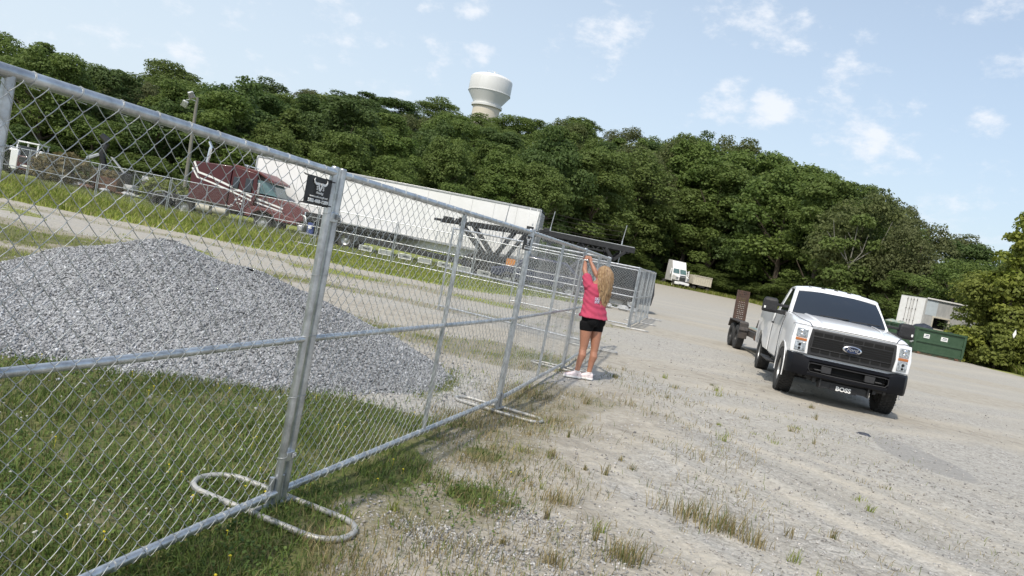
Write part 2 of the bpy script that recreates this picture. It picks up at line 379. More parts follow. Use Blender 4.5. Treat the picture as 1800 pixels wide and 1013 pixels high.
def ground_material():
    m = bpy.data.materials.new('yard ground'); m.use_nodes = True; nt = m.node_tree; b = nt.nodes['Principled BSDF']; b.inputs['Roughness'].default_value = .95; b.inputs['Specular IOR Level'].default_value = .15
    def N(t, **k):
        n = nt.nodes.new(t)
        for a, v in k.items(): setattr(n, a, v)
        return n
    L = nt.links.new
    at = N('ShaderNodeAttribute', attribute_name='zone'); sp = N('ShaderNodeSeparateColor'); L(at.outputs['Color'], sp.inputs[0])
    tc = N('ShaderNodeTexCoord')
    def noise(sc, det=5, ro=.6):
        n = N('ShaderNodeTexNoise'); n.inputs['Scale'].default_value = sc; n.inputs['Detail'].default_value = det; n.inputs['Roughness'].default_value = ro; L(tc.outputs['Object'], n.inputs[0]); return n.outputs[0]
    def rng_(x, a, bb, c=0., d=1.):
        r = N('ShaderNodeMapRange'); L(x, r.inputs[0]); r.inputs[1].default_value = a; r.inputs[2].default_value = bb; r.inputs[3].default_value = c; r.inputs[4].default_value = d; return r.outputs[0]
    def mix(f, c1, c2):
        x = N('ShaderNodeMix', data_type='RGBA')
        if isinstance(f, float): x.inputs[0].default_value = f
        else: L(f, x.inputs[0])
        for i, c in ((6, c1), (7, c2)):
            if isinstance(c, tuple): x.inputs[i].default_value = (*c, 1)
            else: L(c, x.inputs[i])
        return x.outputs[2]
    def math_(op, a, bb, clamp=False):
        x = N('ShaderNodeMath', operation=op, use_clamp=clamp)
        for i, c in ((0, a), (1, bb)):
            if isinstance(c, float): x.inputs[i].default_value = c
            else: L(c, x.inputs[i])
        return x.outputs[0]
    # gravel: cell by cell light and dark stones of two sizes
    def vor(sc):
        v = N('ShaderNodeTexVoronoi'); v.inputs['Scale'].default_value = sc; L(tc.outputs['Object'], v.inputs[0]); return v
    v1 = vor(34); v2 = vor(13); v3 = vor(75)
    s1 = N('ShaderNodeSeparateColor'); L(v1.outputs['Color'], s1.inputs[0]); s2 = N('ShaderNodeSeparateColor'); L(v2.outputs['Color'], s2.inputs[0]); s3 = N('ShaderNodeSeparateColor'); L(v3.outputs['Color'], s3.inputs[0])
    big = noise(.35, 4); mid = noise(1.7, 5); fine = noise(9, 6, .7); vf = noise(60, 3, .8)
    tone = math_('ADD', math_('MULTIPLY', s1.outputs[0], .5), math_('MULTIPLY', s2.outputs[0], .22)); tone = math_('ADD', tone, math_('MULTIPLY', s3.outputs[1], .28))
    gravel = mix(rng_(tone, .12, .85), (.20, .189, .170), (.51, .492, .452))
    gravel = mix(rng_(mid, .35, .7, 0., .65), gravel, (.385, .366, .325))
    gravel = mix(rng_(big, .45, .62, 0., .45), gravel, (.40, .37, .31))
    sand = mix(rng_(fine, .3, .7), (.29, .262, .215), (.46, .425, .36))
    sand = mix(rng_(s3.outputs[0], .55, 1., 0., .5), sand, (.46, .44, .40))
    sand = mix(rng_(noise(3.0, 5), .48, .62, 0., .45), sand, (.20, .18, .15))
    soil = mix(rng_(fine, .3, .7), (.070, .090, .030), (.16, .16, .065))
    soil = mix(rng_(noise(3.1, 4), .5, .66, 0., .6), soil, (.20, .175, .12))
    dry = mix(rng_(fine, .3, .7), (.15, .132, .09), (.34, .305, .225))
    dry = mix(rng_(mid, .48, .62, 0., .45), dry, (.14, .145, .065))
    dry = mix(rng_(s3.outputs[0], .7, 1., 0., .5), dry, (.42, .40, .36))
    field = mix(rng_(mid, .35, .65), (.175, .215, .045), (.32, .33, .090))
    field = mix(rng_(noise(.9, 6, .75), .5, .7, 0., .7), field, (.075, .12, .030))
    geo = N('ShaderNodeNewGeometry'); sx = N('ShaderNodeSeparateXYZ'); L(geo.outputs['Position'], sx.inputs[0])
    isfar = rng_(sx.outputs[1], 15., 22.)
    green = mix(isfar, soil, field)
    wob_ = math_('MULTIPLY', math_('SUBTRACT', math_('ADD', math_('MULTIPLY', fine, .6), math_('MULTIPLY', mid, .4)), .5), 1.5)
    def mask(ch, lo=.42, hi=.62):
        return rng_(math_('ADD', ch, wob_), lo, hi)
    c = mix(mask(sp.outputs[2], .35, .7), gravel, sand)
    c = mix(mask(sp.outputs[1], .45, .70), c, dry)
    c = mix(mask(sp.outputs[0], .42, .58), c, green)
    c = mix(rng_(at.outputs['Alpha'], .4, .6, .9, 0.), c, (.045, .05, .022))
    z2 = N('ShaderNodeAttribute', attribute_name='damp'); s2_ = N('ShaderNodeSeparateColor'); L(z2.outputs['Color'], s2_.inputs[0])
    c = mix(rng_(math_('ADD', s2_.outputs[0], math_('MULTIPLY', wob_, .5)), .35, .65, 0., .55), c, (.25, .245, .235))
    c = mix(math_('MULTIPLY', s2_.outputs[1], .8), c, (.50, .455, .375)); c = mix(math_('MULTIPLY', s2_.outputs[2], .45), c, (.22, .20, .165))
    # far off the single stones are lost in the mean tone
    c = mix(rng_(sx.outputs[1], 9., 26., 0., .45), c, mix(mask(sp.outputs[0], .42, .58), mix(mask(sp.outputs[2], .35, .7), (.388, .366, .320), (.41, .378, .315)), c))
    L(c, b.inputs['Base Color'])
    bp = N('ShaderNodeBump'); bp.inputs['Strength'].default_value = .9; bp.inputs['Distance'].default_value = .012
    h = math_('ADD', math_('MULTIPLY', rng_(v1.outputs['Distance'], 0., .6, 1., 0.), .5), math_('MULTIPLY', rng_(v2.outputs['Distance'], 0., .6, 1., 0.), .8))
    h = math_('ADD', h, math_('MULTIPLY', fine, 1.6)); h = math_('ADD', h, math_('MULTIPLY', vf, .5))
    L(h, bp.inputs['Height']); L(bp.outputs[0], b.inputs['Normal'])
    return m
M_ground = ground_material()
_V, _F, _Z, _hill = ground_sheet()
_fh = _hill[_F].all(axis=1)
_dp = smooth01((1 - np.hypot((_V[:, 0] - 5.65 - .1 * (_V[:, 1] - 9.3)) / .55, (_V[:, 1] - 9.3) / 1.35)) / .35)
_x, _y = _V[:, 0], _V[:, 1]
_u = (_x - 2.2) * .82 + (_y - 5.0) * .57 + .12 * wob(_x, _y, .8, 6)      # wheel tracks curving over the sandy strip and out into the lot
_trk = smooth01((_x - fence_x(_y) - 1.0) / .8) * smooth01((11 - _y) / 3) * smooth01((_y - 1) / 1)
_st = np.zeros_like(_u)
for _c, _w in ((-.9, .09), (-.35, .12), (.55, .10), (1.1, .14), (2.3, .12), (2.9, .10)): _st = np.maximum(_st, np.exp(-((_u - _c) / _w) ** 2))
_u2 = _y - .30 * _x + .35 * wob(_x, _y, .22, 3)
_st2 = np.zeros_like(_u)
for _c, _w in ((9.2, .22), (10.9, .25), (13.4, .3), (15.4, .3), (19.5, .4), (22.0, .4), (30, .7), (34, .7), (47, 1.2), (53, 1.2)): _st2 = np.maximum(_st2, np.exp(-((_u2 - _c) / _w) ** 2))
_st2 *= smooth01((_x - fence_x(_y) - .5) / 2) * smooth01((_y - 7) / 2)
_g = np.clip(np.maximum(_st * _trk, _st2 * .9) * (.6 + .4 * wob(_x, _y, 1.5, 8)), 0, 1)
_b = np.clip(np.roll(_st, 0) * 0 + np.maximum(np.exp(-((_u - .05) / .16) ** 2), np.exp(-((_u - 1.75) / .2) ** 2)) * _trk * (.5 + .5 * wob(_x, _y, 1.1, 2)), 0, 1)
_D = np.stack([_dp, _g, _b, _dp * 0 + 1], -1)
def submesh(name, F):
    used = np.unique(F); mp_ = np.full(len(_V), -1); mp_[used] = np.arange(len(used))
    return np_mesh(name, _V[used], mp_[F], M_ground, attr=[('zone', _Z[used]), ('damp', _D[used])], smooth=True)
o = submesh('ground', _F[~_fh]); tag(o, kind='structure')
o = submesh('hill', _F[_fh]); tag(o, kind='structure')

# ------------------------------------------------------------------ trees
def leaf_material(name, c1, c2, c3):
    m = bpy.data.materials.new(name); m.use_nodes = True; nt = m.node_tree; b = nt.nodes['Principled BSDF']; L = nt.links.new
    at = nt.nodes.new('ShaderNodeAttribute'); at.attribute_name = 'tint'; sp = nt.nodes.new('ShaderNodeSeparateColor'); L(at.outputs['Color'], sp.inputs[0])
    oi = nt.nodes.new('ShaderNodeObjectInfo')
    x = nt.nodes.new('ShaderNodeMix'); x.data_type = 'RGBA'; L(sp.outputs[0], x.inputs[0]); x.inputs[6].default_value = (*c1, 1); x.inputs[7].default_value = (*c2, 1)
    y = nt.nodes.new('ShaderNodeMix'); y.data_type = 'RGBA'; y.inputs[7].default_value = (*c3, 1); L(x.outputs[2], y.inputs[6])
    r = nt.nodes.new('ShaderNodeMath'); r.operation = 'MULTIPLY'; L(oi.outputs['Random'], r.inputs[0]); r.inputs[1].default_value = 1.0; L(r.outputs[0], y.inputs[0])
    L(y.outputs[2], b.inputs['Base Color']); b.inputs['Roughness'].default_value = .62; b.inputs['Specular IOR Level'].default_value = .30
    tr = nt.nodes.new('ShaderNodeBsdfTranslucent'); L(y.outputs[2], tr.inputs[0])
    ms = nt.nodes.new('ShaderNodeMixShader'); ms.inputs[0].default_value = .42; L(b.outputs[0], ms.inputs[1]); L(tr.outputs[0], ms.inputs[2]); L(ms.outputs[0], nt.nodes['Material Output'].inputs[0])
    return m
M_leaf = leaf_material('broad leaves', (.082, .138, .028), (.185, .250, .062), (.135, .180, .048))
M_leafd = leaf_material('dark leaves', (.056, .102, .026), (.115, .172, .044), (.095, .138, .042))
M_leafo = leaf_material('olive brown leaves', (.088, .122, .036), (.165, .190, .062), (.125, .140, .055))
M_leafb = leaf_material('rusty brown shrub leaves', (.13, .115, .045), (.24, .19, .09), (.17, .13, .06))
M_leafy = leaf_material('yellow green leaves', (.150, .200, .030), (.300, .320, .062), (.19, .22, .05))

def leaf_cloud(clumps, n, size, rs, aspect=1.5, drop=.0):
    """clumps: (k,4) centres+radius. Leaf-shaped quads spread over and in each clump."""
    k = len(clumps); w = clumps[:, 3] ** 2; idx = rs.choice(k, n, p=w / w.sum())
    d = rs.normal(size=(n, 3)); d /= np.linalg.norm(d, axis=1)[:, None]; d[:, 2] = np.where(d[:, 2] < -.35, -d[:, 2], d[:, 2])
    rad = clumps[idx, 3] * (1 - .38 * rs.random(n) ** 1.6)
    lump = 1 + .16 * np.sin(d[:, 0] * 7 + idx) * np.sin(d[:, 1] * 6 + idx * 2) + .10 * np.sin(d[:, 2] * 11 + idx)
    P = clumps[idx, :3] + d * (rad * lump)[:, None] * np.array([1, 1, .78])
    nrm = d + rs.normal(size=(n, 3)) * .55 + np.array([0, 0, .35]); nrm /= np.linalg.norm(nrm, axis=1)[:, None]
    a = np.cross(nrm, rs.normal(size=(n, 3))); a /= np.linalg.norm(a, axis=1)[:, None]; b = np.cross(nrm, a)
    s = size * (.55 + .9 * rs.random(n))[:, None]
    V = np.stack([P - a * s * .5 * aspect, P - b * s * .5 + nrm * s * .12, P + a * s * .5 * aspect, P + b * s * .5 + nrm * s * .12], 1).reshape(-1, 3)
    F = np.arange(4 * n).reshape(-1, 4)
    ct = rs.random(k); tint = np.clip(.55 * ct[idx] + .45 * rs.random(n), 0, 1)
    C = np.repeat(np.stack([tint, tint, tint, np.ones(n)], 1), 4, axis=0)
    return V, F, C
def crown_clumps(rs, h, w, kind, z0):
    """broad = rounded, tall = column, loose = scattered"""
    out = []
    k = {'broad': 50, 'tall': 44, 'loose': 34}[kind]
    for i in range(k):
        u = rs.random(); a = rs.random() * 2 * pi
        if kind == 'broad': prof = math.sin(pi * min(1, (.10 + .82 * u))) ** .6
        elif kind == 'tall': prof = (1 - u) ** .55 * (.35 + .65 * min(1, u * 5)) + .12
        else: prof = math.sin(pi * (.15 + .75 * u)) ** .8
        rr = w * .5 * prof * (.45 + .5 * rs.random() ** .5)
        cr = w * (.115 + .10 * rs.random()) * (.7 + .4 * prof)
        out.append((rr * cos(a), rr * sin(a), z0 + (h - z0) * (.06 + .88 * u) - cr * .2, cr))
    for i in range(8): out.append((rs.normal() * w * .07, rs.normal() * w * .07, z0 + (h - z0) * (.2 + .6 * i / 7), w * .19))
    return np.array(out)
PROTO = []
def trunk_mb(h, w, rs, z0):
    mb = MB(); r = h * .017 + .05
    pts = [(0, 0, -.4)]; x = y = 0
    for i in range(1, 7):
        x += rs.normal() * .12; y += rs.normal() * .12; pts.append((x, y, h * .8 * i / 6))
    mb.tube(pts, [r * 1.25, r, r * .85, r * .7, r * .5, r * .35, r * .2], 7)
    for i in range(6):
        a = rs.random() * 2 * pi; zb = z0 * .8 + (h - z0) * .08 * i; k = 1 + int(min(5, zb / (h * .8) * 6))
        p = Vector(pts[min(k, 5)]); e = p + Vector((cos(a) * w * .34, sin(a) * w * .34, h * .2)); mdl = (p + e) / 2 + Vector((0, 0, -h * .02))
        mb.tube([p, mdl, e], [r * .45, r * .3, r * .1], 5)
    return mb
for i, (h, w, kind, m, z0, n, sz) in enumerate([
        (12.5, 8.0, 'broad', M_leaf, 1.2, 21000, .182), (13.5, 7.2, 'broad', M_leafd, 1.4, 21000, .182), (15, 6.2, 'tall', M_leaf, 1.0, 18000, .178),
        (12, 9.0, 'broad', M_leafo, 1.8, 20000, .180), (14, 8.2, 'broad', M_leaf, 1.0, 22000, .176), (11, 7.0, 'loose', M_leafd, 1.2, 15000, .185), (14.5, 7.0, 'loose', M_leaf, 1.5, 15000, .178)]):
    rs = np.random.default_rng(100 + i)
    V, F, C = leaf_cloud(crown_clumps(rs, h, w, kind, z0), n, sz, rs)
    root = bpy.data.objects.new('tree', None); COL.objects.link(root)
    cr = np_mesh('crown', V, F, m, root, ('tint', C)); tag(cr)
    tk = trunk_mb(h, w, rs, z0).build('trunk', M_bark, root, smooth=60, fixn=False)
    PROTO.append((h, w, cr.data, tk.data))
    for q in (cr, tk, root): bpy.data.objects.remove(q)
def plant_tree(k, x, y, hgt, wid, label, group, name='tree', z=None, cat='tree', sink=0.2):
    h, w, cr, tk = PROTO[k]
    r = bpy.data.objects.new(name, None); COL.objects.link(r); r.location = (x, y, float(H(x, y)) - sink if z is None else z)
    r.rotation_euler = (0, 0, random.random() * 6.28); s = hgt / h; sw = wid / w; r.scale = (sw, sw, s); r.empty_display_size = .5
    tag(r, label, cat, group)
    for nm, me in (('crown', cr), ('trunk', tk)):
        d = bpy.data.objects.new(nm, me); COL.objects.link(d); d.parent = r
    return r
KN = ['mid green round-crowned', 'dark green round-crowned', 'tall slender mid green', 'dull olive brown spreading', 'bright green full-crowned', 'dark loose-crowned', 'tall open-crowned green']
def region(t):
    for lim, nm in ((-.62, 'behind the skid steer'), (-.5, 'behind the scrap blocks'), (-.4, 'behind the maroon sleeper'), (-.3, 'behind the maroon hood'), (-.2, 'behind the sign'), (-.1, 'below the water tower'), (.0, 'behind the trailer rear'), (.08, 'behind the hauler deck'), (.16, 'behind the barbed wire'), (.24, 'behind the far tractor'), (.32, 'behind the standing ramp'), (.40, 'behind the pickup cab'), (.48, 'behind the pickup roof'), (.56, 'behind the box trailer')):
        if t < lim: return nm
    return 'by the thicket'
count = 0
rt = random.Random(11)
Yk = 1.0; row = 0
rows = [(3, 5.6, 1.0), (9, 6.2, 1.08), (16.5, 7.0, 1.05), (26, 8.0, 1.0), (38, 9.2, .98), (53, 10.6, .98), (72, 12, .98), (96, 13.5, .98), (124, 15, 1.0)]
for (off, spc, hs) in rows:
    t = -.86
    while t < .74:
        ye = float(y_edge(t)); yc = float(np.interp(t, T_CR, Y_CR)); Y = ye + off + rt.uniform(-.22, .22) * spc
        if Y < yc + 8:
            el = float(np.interp(t, T_EL, EL))
            k = rt.choices(range(7), [5, 4, 2, 1.2, 5, 3, 3])[0]
            base = float(np.interp(ye, [40, 60, 75, 112], [8, 10, 11.5, 17.5]))
            if t > .52: base *= .78
            hh = base * hs * rt.uniform(.85, 1.13)
            if off < 8: hh *= rt.uniform(.62, .98)
            full = (.08 < t < .62) and off < 14 and rt.random() < .62
            if full: k = rt.choices(range(7), [4, 4, 4, 1, 4, 1, 5])[0]
            if .555 < t < .582 and off > 5: k = 3
            x = t * Y; z = float(H(x, Y))
            lim = (el + .004 + rt.uniform(-.009, .006) - (.014 if -.115 < t < -.04 else 0)) * Y + 1.6 - z          # crowns end at the skyline
            if off > 8 and Y > yc - 12: hh = max(lim, 5)
            hh = min(hh, lim) if lim > 3 else 3
            if full: hh = max(hh, lim * rt.uniform(.80, 1.0))
            if off > 8: hh = max(hh, 6.5)
            wd = (hh * .62 if k != 2 else hh * .42) * rt.uniform(.9, 1.15); wd = max(wd, spc * .95)
            where = region(t); pos = 'at the wood edge' if off < 8 else 'just inside the wood' if off < 14 else ('low on the hill' if off < 30 else 'high on the hill') if Y < yc - 25 else 'on the skyline'
            plant_tree(k, x, Y, hh, wd, f'{KN[k]} tree {pos}, {where}', 'trees of the wooded hillside')
            count += 1
        t += spc / (ye + off) * rt.uniform(.82, 1.12)
print('trees', count)
# undergrowth bushes at the foot of the wood
t = -.84; nb = 0
while t < .66:
    ye = float(y_edge(t)); Y = ye - rt.uniform(-.5, 1.6); hh = rt.uniform(2.2, 4.6) * (1.2 if .1 < t < .4 else 1)
    if not (.195 < t < .235 and False):
        k = rt.choice([0, 4, 5, 1, 4]); plant_tree(k, t * Y, Y, hh, hh * rt.uniform(1.0, 1.5), f'low {("green" if k in (0, 4) else "dark")} bush {region(t)}', 'bushes at the foot of the wood', name='bush', cat='bush', sink=.5); nb += 1
    t += rt.uniform(3.0, 4.2) / ye
print('bushes', nb)
# a tree with bare grey limbs showing in front of the leaves
_tx, _ty = .452 * 84, 84.0
bare = empty('tree', (_tx, _ty, float(H(_tx, _ty))), 0, 'half dead tree with bare forked grey limbs, beyond the pickup roof', 'tree')
_B = MB(); _B.tube([(0, 0, -.2), (.1, 0, 4), (-.1, 0, 7.5)], [.2, .17, .13], 8)
for _a, _l in ((2.6, 5.0), (.5, 6.0), (1.6, 5.5), (2.1, 3.6), (1.1, 4.0)):
    _p = Vector((-.1, 0, 6.6 + .25 * _l / 2)); _q = _p + Vector((cos(_a) * _l * .55, -.3, _l * .45)); _r = _q + Vector((cos(_a) * _l * .15, 0, _l * .5)); _B.tube([_p, _q, _r], [.085, .055, .02], 6); _B.tube([_q, _q + Vector((cos(_a + .9) * 1.2, 0, 1.1))], [.05, .02], 5)
_B.build('trunk', M_pole, bare, smooth=60, fixn=False)
_rs = np.random.default_rng(77); _V2, _F2, _C2 = leaf_cloud(np.array([(-2.6, -.4, 8.9, 1.5), (2.6, -.4, 9.6, 1.4), (.2, -.4, 12.2, 1.4), (1.4, -.5, 6.2, 1.7), (-1.5, -.5, 5.6, 1.8), (0, -.6, 3.4, 2.2), (-.2, .2, 9.6, 1.0)]), 4200, .24, _rs)
np_mesh('crown', _V2, _F2, M_leaf, bare, ('tint', _C2))
# the big yellow-green thicket on the right edge and its neighbours
def bush_mass(x, y, h, w, m, label, seed, n=9000, sz=.24, name='bush', kindc='broad', cat='bush', z0=.1):
    rs = np.random.default_rng(seed); root = empty(name, (x, y, float(H(x, y)) - .1), 0, label, cat)
    cl = crown_clumps(rs, h, w, kindc, z0)
    V, F, C = leaf_cloud(cl, n, sz, rs)
    np_mesh('crown', V, F, m, root, ('tint', C)); trunk_mb(h * .8, w * .8, rs, z0 + .6).build('trunk', M_bark, root, smooth=60, fixn=False)
    return root
bush_mass(34.3, 47.8, 8.3, 8.0, M_leafy, 'large sprawling yellow green thicket right of the green dumpster', 301, 42000, .15, 'thicket', cat='thicket')
bush_mass(33.6, 44.6, 4.6, 5.2, M_leafy, 'lower yellow green thicket leaning over the verge at the right edge', 302, 14000, .15, 'thicket', cat='thicket')
bush_mass(31.2, 45.9, 3.0, 3.2, M_leafy, 'broad leafy bush in front of the big thicket', 307, 9000, .14)
bush_mass(30.1, 47.6, 2.5, 2.6, M_leafy, 'small bush hugging the right corner of the green dumpster', 303, 6000, .14)
bush_mass(37.4, 53.0, 9.4, 7.0, M_leaf, 'tall yellow green tree rising behind the right edge thicket', 304, 15000, .19, 'tree', 'loose', 'tree', 1.2)
bush_mass(31.6, 46.6, 10.6, 3.0, M_leafy, 'spindly pale sapling topping the thicket at the right edge', 305, 3600, .17, 'tree', 'tall', 'tree', 3.0)
bush_mass(38.6, 56.0, 4.4, 4.6, M_leafy, 'yellow green bush spilling over the end of the white box trailer', 306, 12000, .17)
rb = random.Random(5)
for i, (x, y, h, w, m, lb) in enumerate([
        (-26.6, 41.5, 2.2, 2.9, M_leafb, 'rusty olive shrub right beside the white and red skid steer'),
        (-25.3, 43.5, 1.7, 1.8, M_leafb, 'brownish shrub between the skid steer shrub and the maroon scrap bin'),
        (-20.6, 41.5, 1.9, 2.4, M_leafy, 'bright yellow green shrub behind the wooden light pole'),
        (-19.6, 39.5, 1.0, 1.6, M_leafo, 'low scrubby shrub at the foot of the wooden light pole')]):
    bush_mass(x, y, h, w, m, lb, 320 + i, 2200, .16, 'shrub', cat='shrub')

# ------------------------------------------------------------------ water tower
wt = empty('water_tower', (-22.3, 270, 33), 0, 'white water tower with conical bowl on cream pedestal above the wooded hill', 'water tower')
zt = [46.3 - 33, 0]
B = MB(); B.lathe([(4.65, 0), (4.75, 8), (4.95, 14), (5.1, 18.6)], 40); B.build('pedestal', M_towerb, wt, smooth=40)
B = MB(); B.lathe([(5.0, 18.6), (5.75, 18.7), (5.8, 19.5), (5.2, 19.7)], 40); B.build('collar', M_tower, wt, smooth=30)
B = MB(); B.lathe([(5.2, 19.6), (5.3, 20.2), (7.75, 23.6), (7.85, 24.0), (7.85, 28.6), (7.75, 29.1), (7.2, 29.7), (5.6, 30.4), (3, 31.0), (0.01, 31.2)], 56); B.build('bowl', M_tower, wt, smooth=30)
B = MB(); B.lathe([(7.86, 23.75), (7.95, 23.8), (7.95, 24.1), (7.86, 24.15)], 56); B.build('seam_ring', M_tower, wt, smooth=30)
B = MB(); B.cyl((.6, 0, 31.1), (.6, 0, 32.2), .35, 10); B.lathe([(2.2, 31.7), (2.28, 31.74), (2.2, 31.8)], 24); B.build('roof_hatch', M_tower, wt)

# ------------------------------------------------------------------ temporary fence panels
PLEN = 3.575; HT = 1.80
def chain_mesh():
    """each picket wire is a flattened helix: one leg in front, one behind, hooked to its neighbour"""
    sp = .0430; hs = .0433; x0 = .03; nw = int((PLEN - .05) / sp); ns = 40; zb = .085
    r = .0015; d = .0038
    prof = []
    base = np.array([(math.cos(a), math.sin(a)) for a in (pi / 4, 3 * pi / 4, 5 * pi / 4, 7 * pi / 4)])
    Vs = []; Fs = []; off = 0
    rs = np.random.default_rng(3)
    for i in range(nw):
        ph = i % 2; pts = []
        for k in range(ns):
            sgn = 1 if (k + ph) % 2 == 0 else -1
            za = zb + k * hs; zc = za + hs
            yy = -d if sgn > 0 else d                     # rising to the right = in front
            for (u, f) in ((0, 0), (.16, 1), (.5, 1.25), (.84, 1)):
                pts.append((x0 + i * sp + sgn * (-1 + 2 * u) * (sp * .5 + .0012) , yy * f, za + u * hs))
        pts.append((x0 + i * sp + (1 if (ns - 1 + ph) % 2 == 0 else -1) * sp * .5, 0, zb + ns * hs))
        P = np.array(pts)
        t = np.gradient(P, axis=0); t /= np.linalg.norm(t, axis=1)[:, None]
        u = np.cross(t, np.array([0, 1., 0])); u /= np.linalg.norm(u, axis=1)[:, None]; w = np.cross(t, u)
        ring = P[:, None, :] + r * (u[:, None, :] * base[None, :, 0:1] + w[:, None, :] * base[None, :, 1:2])
        n = len(P); Vs.append(ring.reshape(-1, 3)); a = off + np.arange(n - 1)[:, None] * 4; j = np.arange(4)[None, :]; j2 = (j + 1) % 4
        Fs.append(np.stack([a + j, a + j2, a + 4 + j2, a + 4 + j], -1).reshape(-1, 4)); off += 4 * n
    V = np.concatenate(Vs); F = np.concatenate(Fs)
    # the fabric sags and bows a little between its ties
    V[:, 1] += .010 * np.sin(V[:, 0] * 5.3) * np.sin(V[:, 2] * 3.3) + .004 * np.sin(V[:, 0] * 13 + V[:, 2] * 4)
    V[:, 0] += .007 * np.sin(V[:, 2] * 7 + V[:, 0] * 2)
    return V, F
panel0 = empty('temporary_fence', (0, 0, 0))
tr = .0207
B = MB(); B.cyl((0, 0, HT + .03), (PLEN, 0, HT + .03), tr, 16); B.build('top_rail', M_galv, panel0, smooth=50)
B = MB(); B.cyl((0, 0, .94), (PLEN, 0, .94), .0175, 14); B.build('middle_rail', M_galv, panel0, smooth=50)
B = MB(); B.cyl((0, 0, .10), (PLEN, 0, .10), tr, 16); B.build('bottom_rail', M_galv, panel0, smooth=50)
for x in (0, PLEN):
    B = MB(); B.cyl((x, 0, .0), (x, 0, HT + .055), .0215, 16)
    B.cyl((x, 0, HT + .055), (x, 0, HT + .062), .0215, 16, r2=.017); B.build('end_post', M_galv, panel0, smooth=50)
B = MB(); B.cyl((PLEN / 2, 0, .10), (PLEN / 2, 0, HT + .03), .0175, 14); B.build('centre_post', M_galv, panel0, smooth=50)
_v, _f = chain_mesh(); _v[:, 1] -= .025
cm = np_mesh('chain_link_mesh', _v, _f, M_wire, panel0)
B = MB()
for i in range(22):
    x = .08 + i * .161
    for z, rr in ((HT + .03, .0228), (.10, .0228)):
        a0 = [(x + .006 * sin(a), -rr * cos(a) - .001, z + rr * sin(a)) for a in np.linspace(-1.2, 4.4, 9)]
        B.tube(a0 + [(x + .012, -.03, z + (-.03 if z > 1 else .03))], .0014, 4, False)
for x in (.0, PLEN, PLEN / 2):
    for k in range(5):
        z = .3 + k * .33; rr = .0245
        B.tube([(x + rr * sin(a), -rr * cos(a), z + .004 * a) for a in np.linspace(-2.4, 2.4, 8)], .0016, 4, False)
tag(B.build('wire_ties', M_wire, panel0, smooth=60, fixn=False), kind='stuff')
PANELS = []
def place_panel(a, b, label, group, z=0.0, first=[True], pull=.038, lean=0.0):
    a = Vector((a[0], a[1])); b = Vector((b[0], b[1])); d = b - a; n = d.length; u = d / n
    p = a + u * pull; ang = math.atan2(u.y, u.x)
    o = panel0 if first[0] else copy_tree(panel0); first[0] = False
    o.location = (p.x, p.y, z); o.rotation_euler = (0, lean, ang); o.scale = ((n - 2 * pull) / PLEN, 1, 1)
    tag(o, label, 'fence panel', group); PANELS.append(o); return o
# near run, posts as measured from the yard
P = [(-2.015, .300), (-1.015, 3.809), (.087, 7.286), (.974, 10.763), (1.818, 14.401)]
G1 = 'temporary chain link panels in the near run'
place_panel(P[0], P[1], 'galvanised fence panel nearest the camera, running out of the photo', G1)
place_panel(P[1], P[2], 'galvanised fence panel standing in front of the gravel pile tail', G1)
place_panel(P[2], P[3], 'galvanised fence panel just before the woman in the pink shirt', G1)
place_panel(P[3], P[4], 'galvanised fence panel the woman reaches up to, past her post', G1)
G2 = 'temporary chain link panels across the yard'
place_panel((-1.55, 15.88), P[4], 'fence panel set crosswise behind the woman, meeting the near run', G2, .01)
place_panel((-.03, 22.0), (3.668, 21.571), 'fence panel set crosswise at the near end of the last two panels', G2, .01)
place_panel((3.668, 21.571), (4.60, 25.1), 'fence panel right of the woman, seen edge on, nearer of two', 'edge on fence panels beyond the gap')
place_panel((4.60, 25.1), (5.514, 28.706), 'farthest edge on fence panel, ending at the open lot', 'edge on fence panels beyond the gap')
xs = np.linspace(-31.0, 5.4, 11)
far_names = ['farthest left fence panel of the back run, below the skid steer', 'back run fence panel below the rusty olive shrub', 'back run fence panel before the scrap bin', 'back run fence panel left of the light pole foot',
             'back run fence panel before the maroon sleeper cab', 'back run fence panel before the maroon hood', 'back run fence panel before the trailer nose',
             'back run fence panel before the middle of the long white trailer', 'back run fence panel before the white outrigger brackets', 'back run fence panel before the parked hauler wheels']
for i in range(10):
    ya = 35.2 - 4.6 * (xs[i] + 31) / 36.4; yb = 35.2 - 4.6 * (xs[i + 1] + 31) / 36.4
    place_panel((xs[i], ya), (xs[i + 1], yb), far_names[i], 'temporary chain link panels in the back run', float(H((xs[i] + xs[i + 1]) / 2, ya)))

# clamps round paired posts
cl0 = None
def clamp(x, y, z, ang, lab):
    r = empty('pipe_clamp', (x, y, z), ang, lab, 'clamp', 'clamps joining the fence posts')
    B = MB(); w, d, h = .105, .056, .05
    pts = [(-w / 2 + .02, -d / 2), (w / 2 - .02, -d / 2), (w / 2, 0), (w / 2 - .02, d / 2), (-w / 2 + .02, d / 2), (-w / 2, 0)]
    B.loft([[(px, py, -h / 2) for px, py in pts], [(px, py, h / 2) for px, py in pts]]); B.build('strap', M_galv, r, bevel=.003)
    B = MB(); B.cyl((.018, -d / 2 - .02, .004), (.018, d / 2 + .02, .004), .008, 8); B.box((.018, -d / 2 - .008, .004), (.026, .012, .026)); B.build('bolt', M_primer, r, bevel=.002)
angs = [math.atan2(P[i + 1][1] - P[i][1], P[i + 1][0] - P[i][0]) for i in range(4)]
for i, lab in ((1, 'steel clamp near the top of the nearest post pair, by the black sign'), (2, 'steel clamp near the top of the post pair with the second sign'), (3, 'steel clamp on the post pair under the woman\'s hands')):
    clamp(P[i][0], P[i][1], 1.60, angs[i], lab)
clamp(P[1][0], P[1][1], .30, angs[1], 'steel clamp low on the nearest post pair')
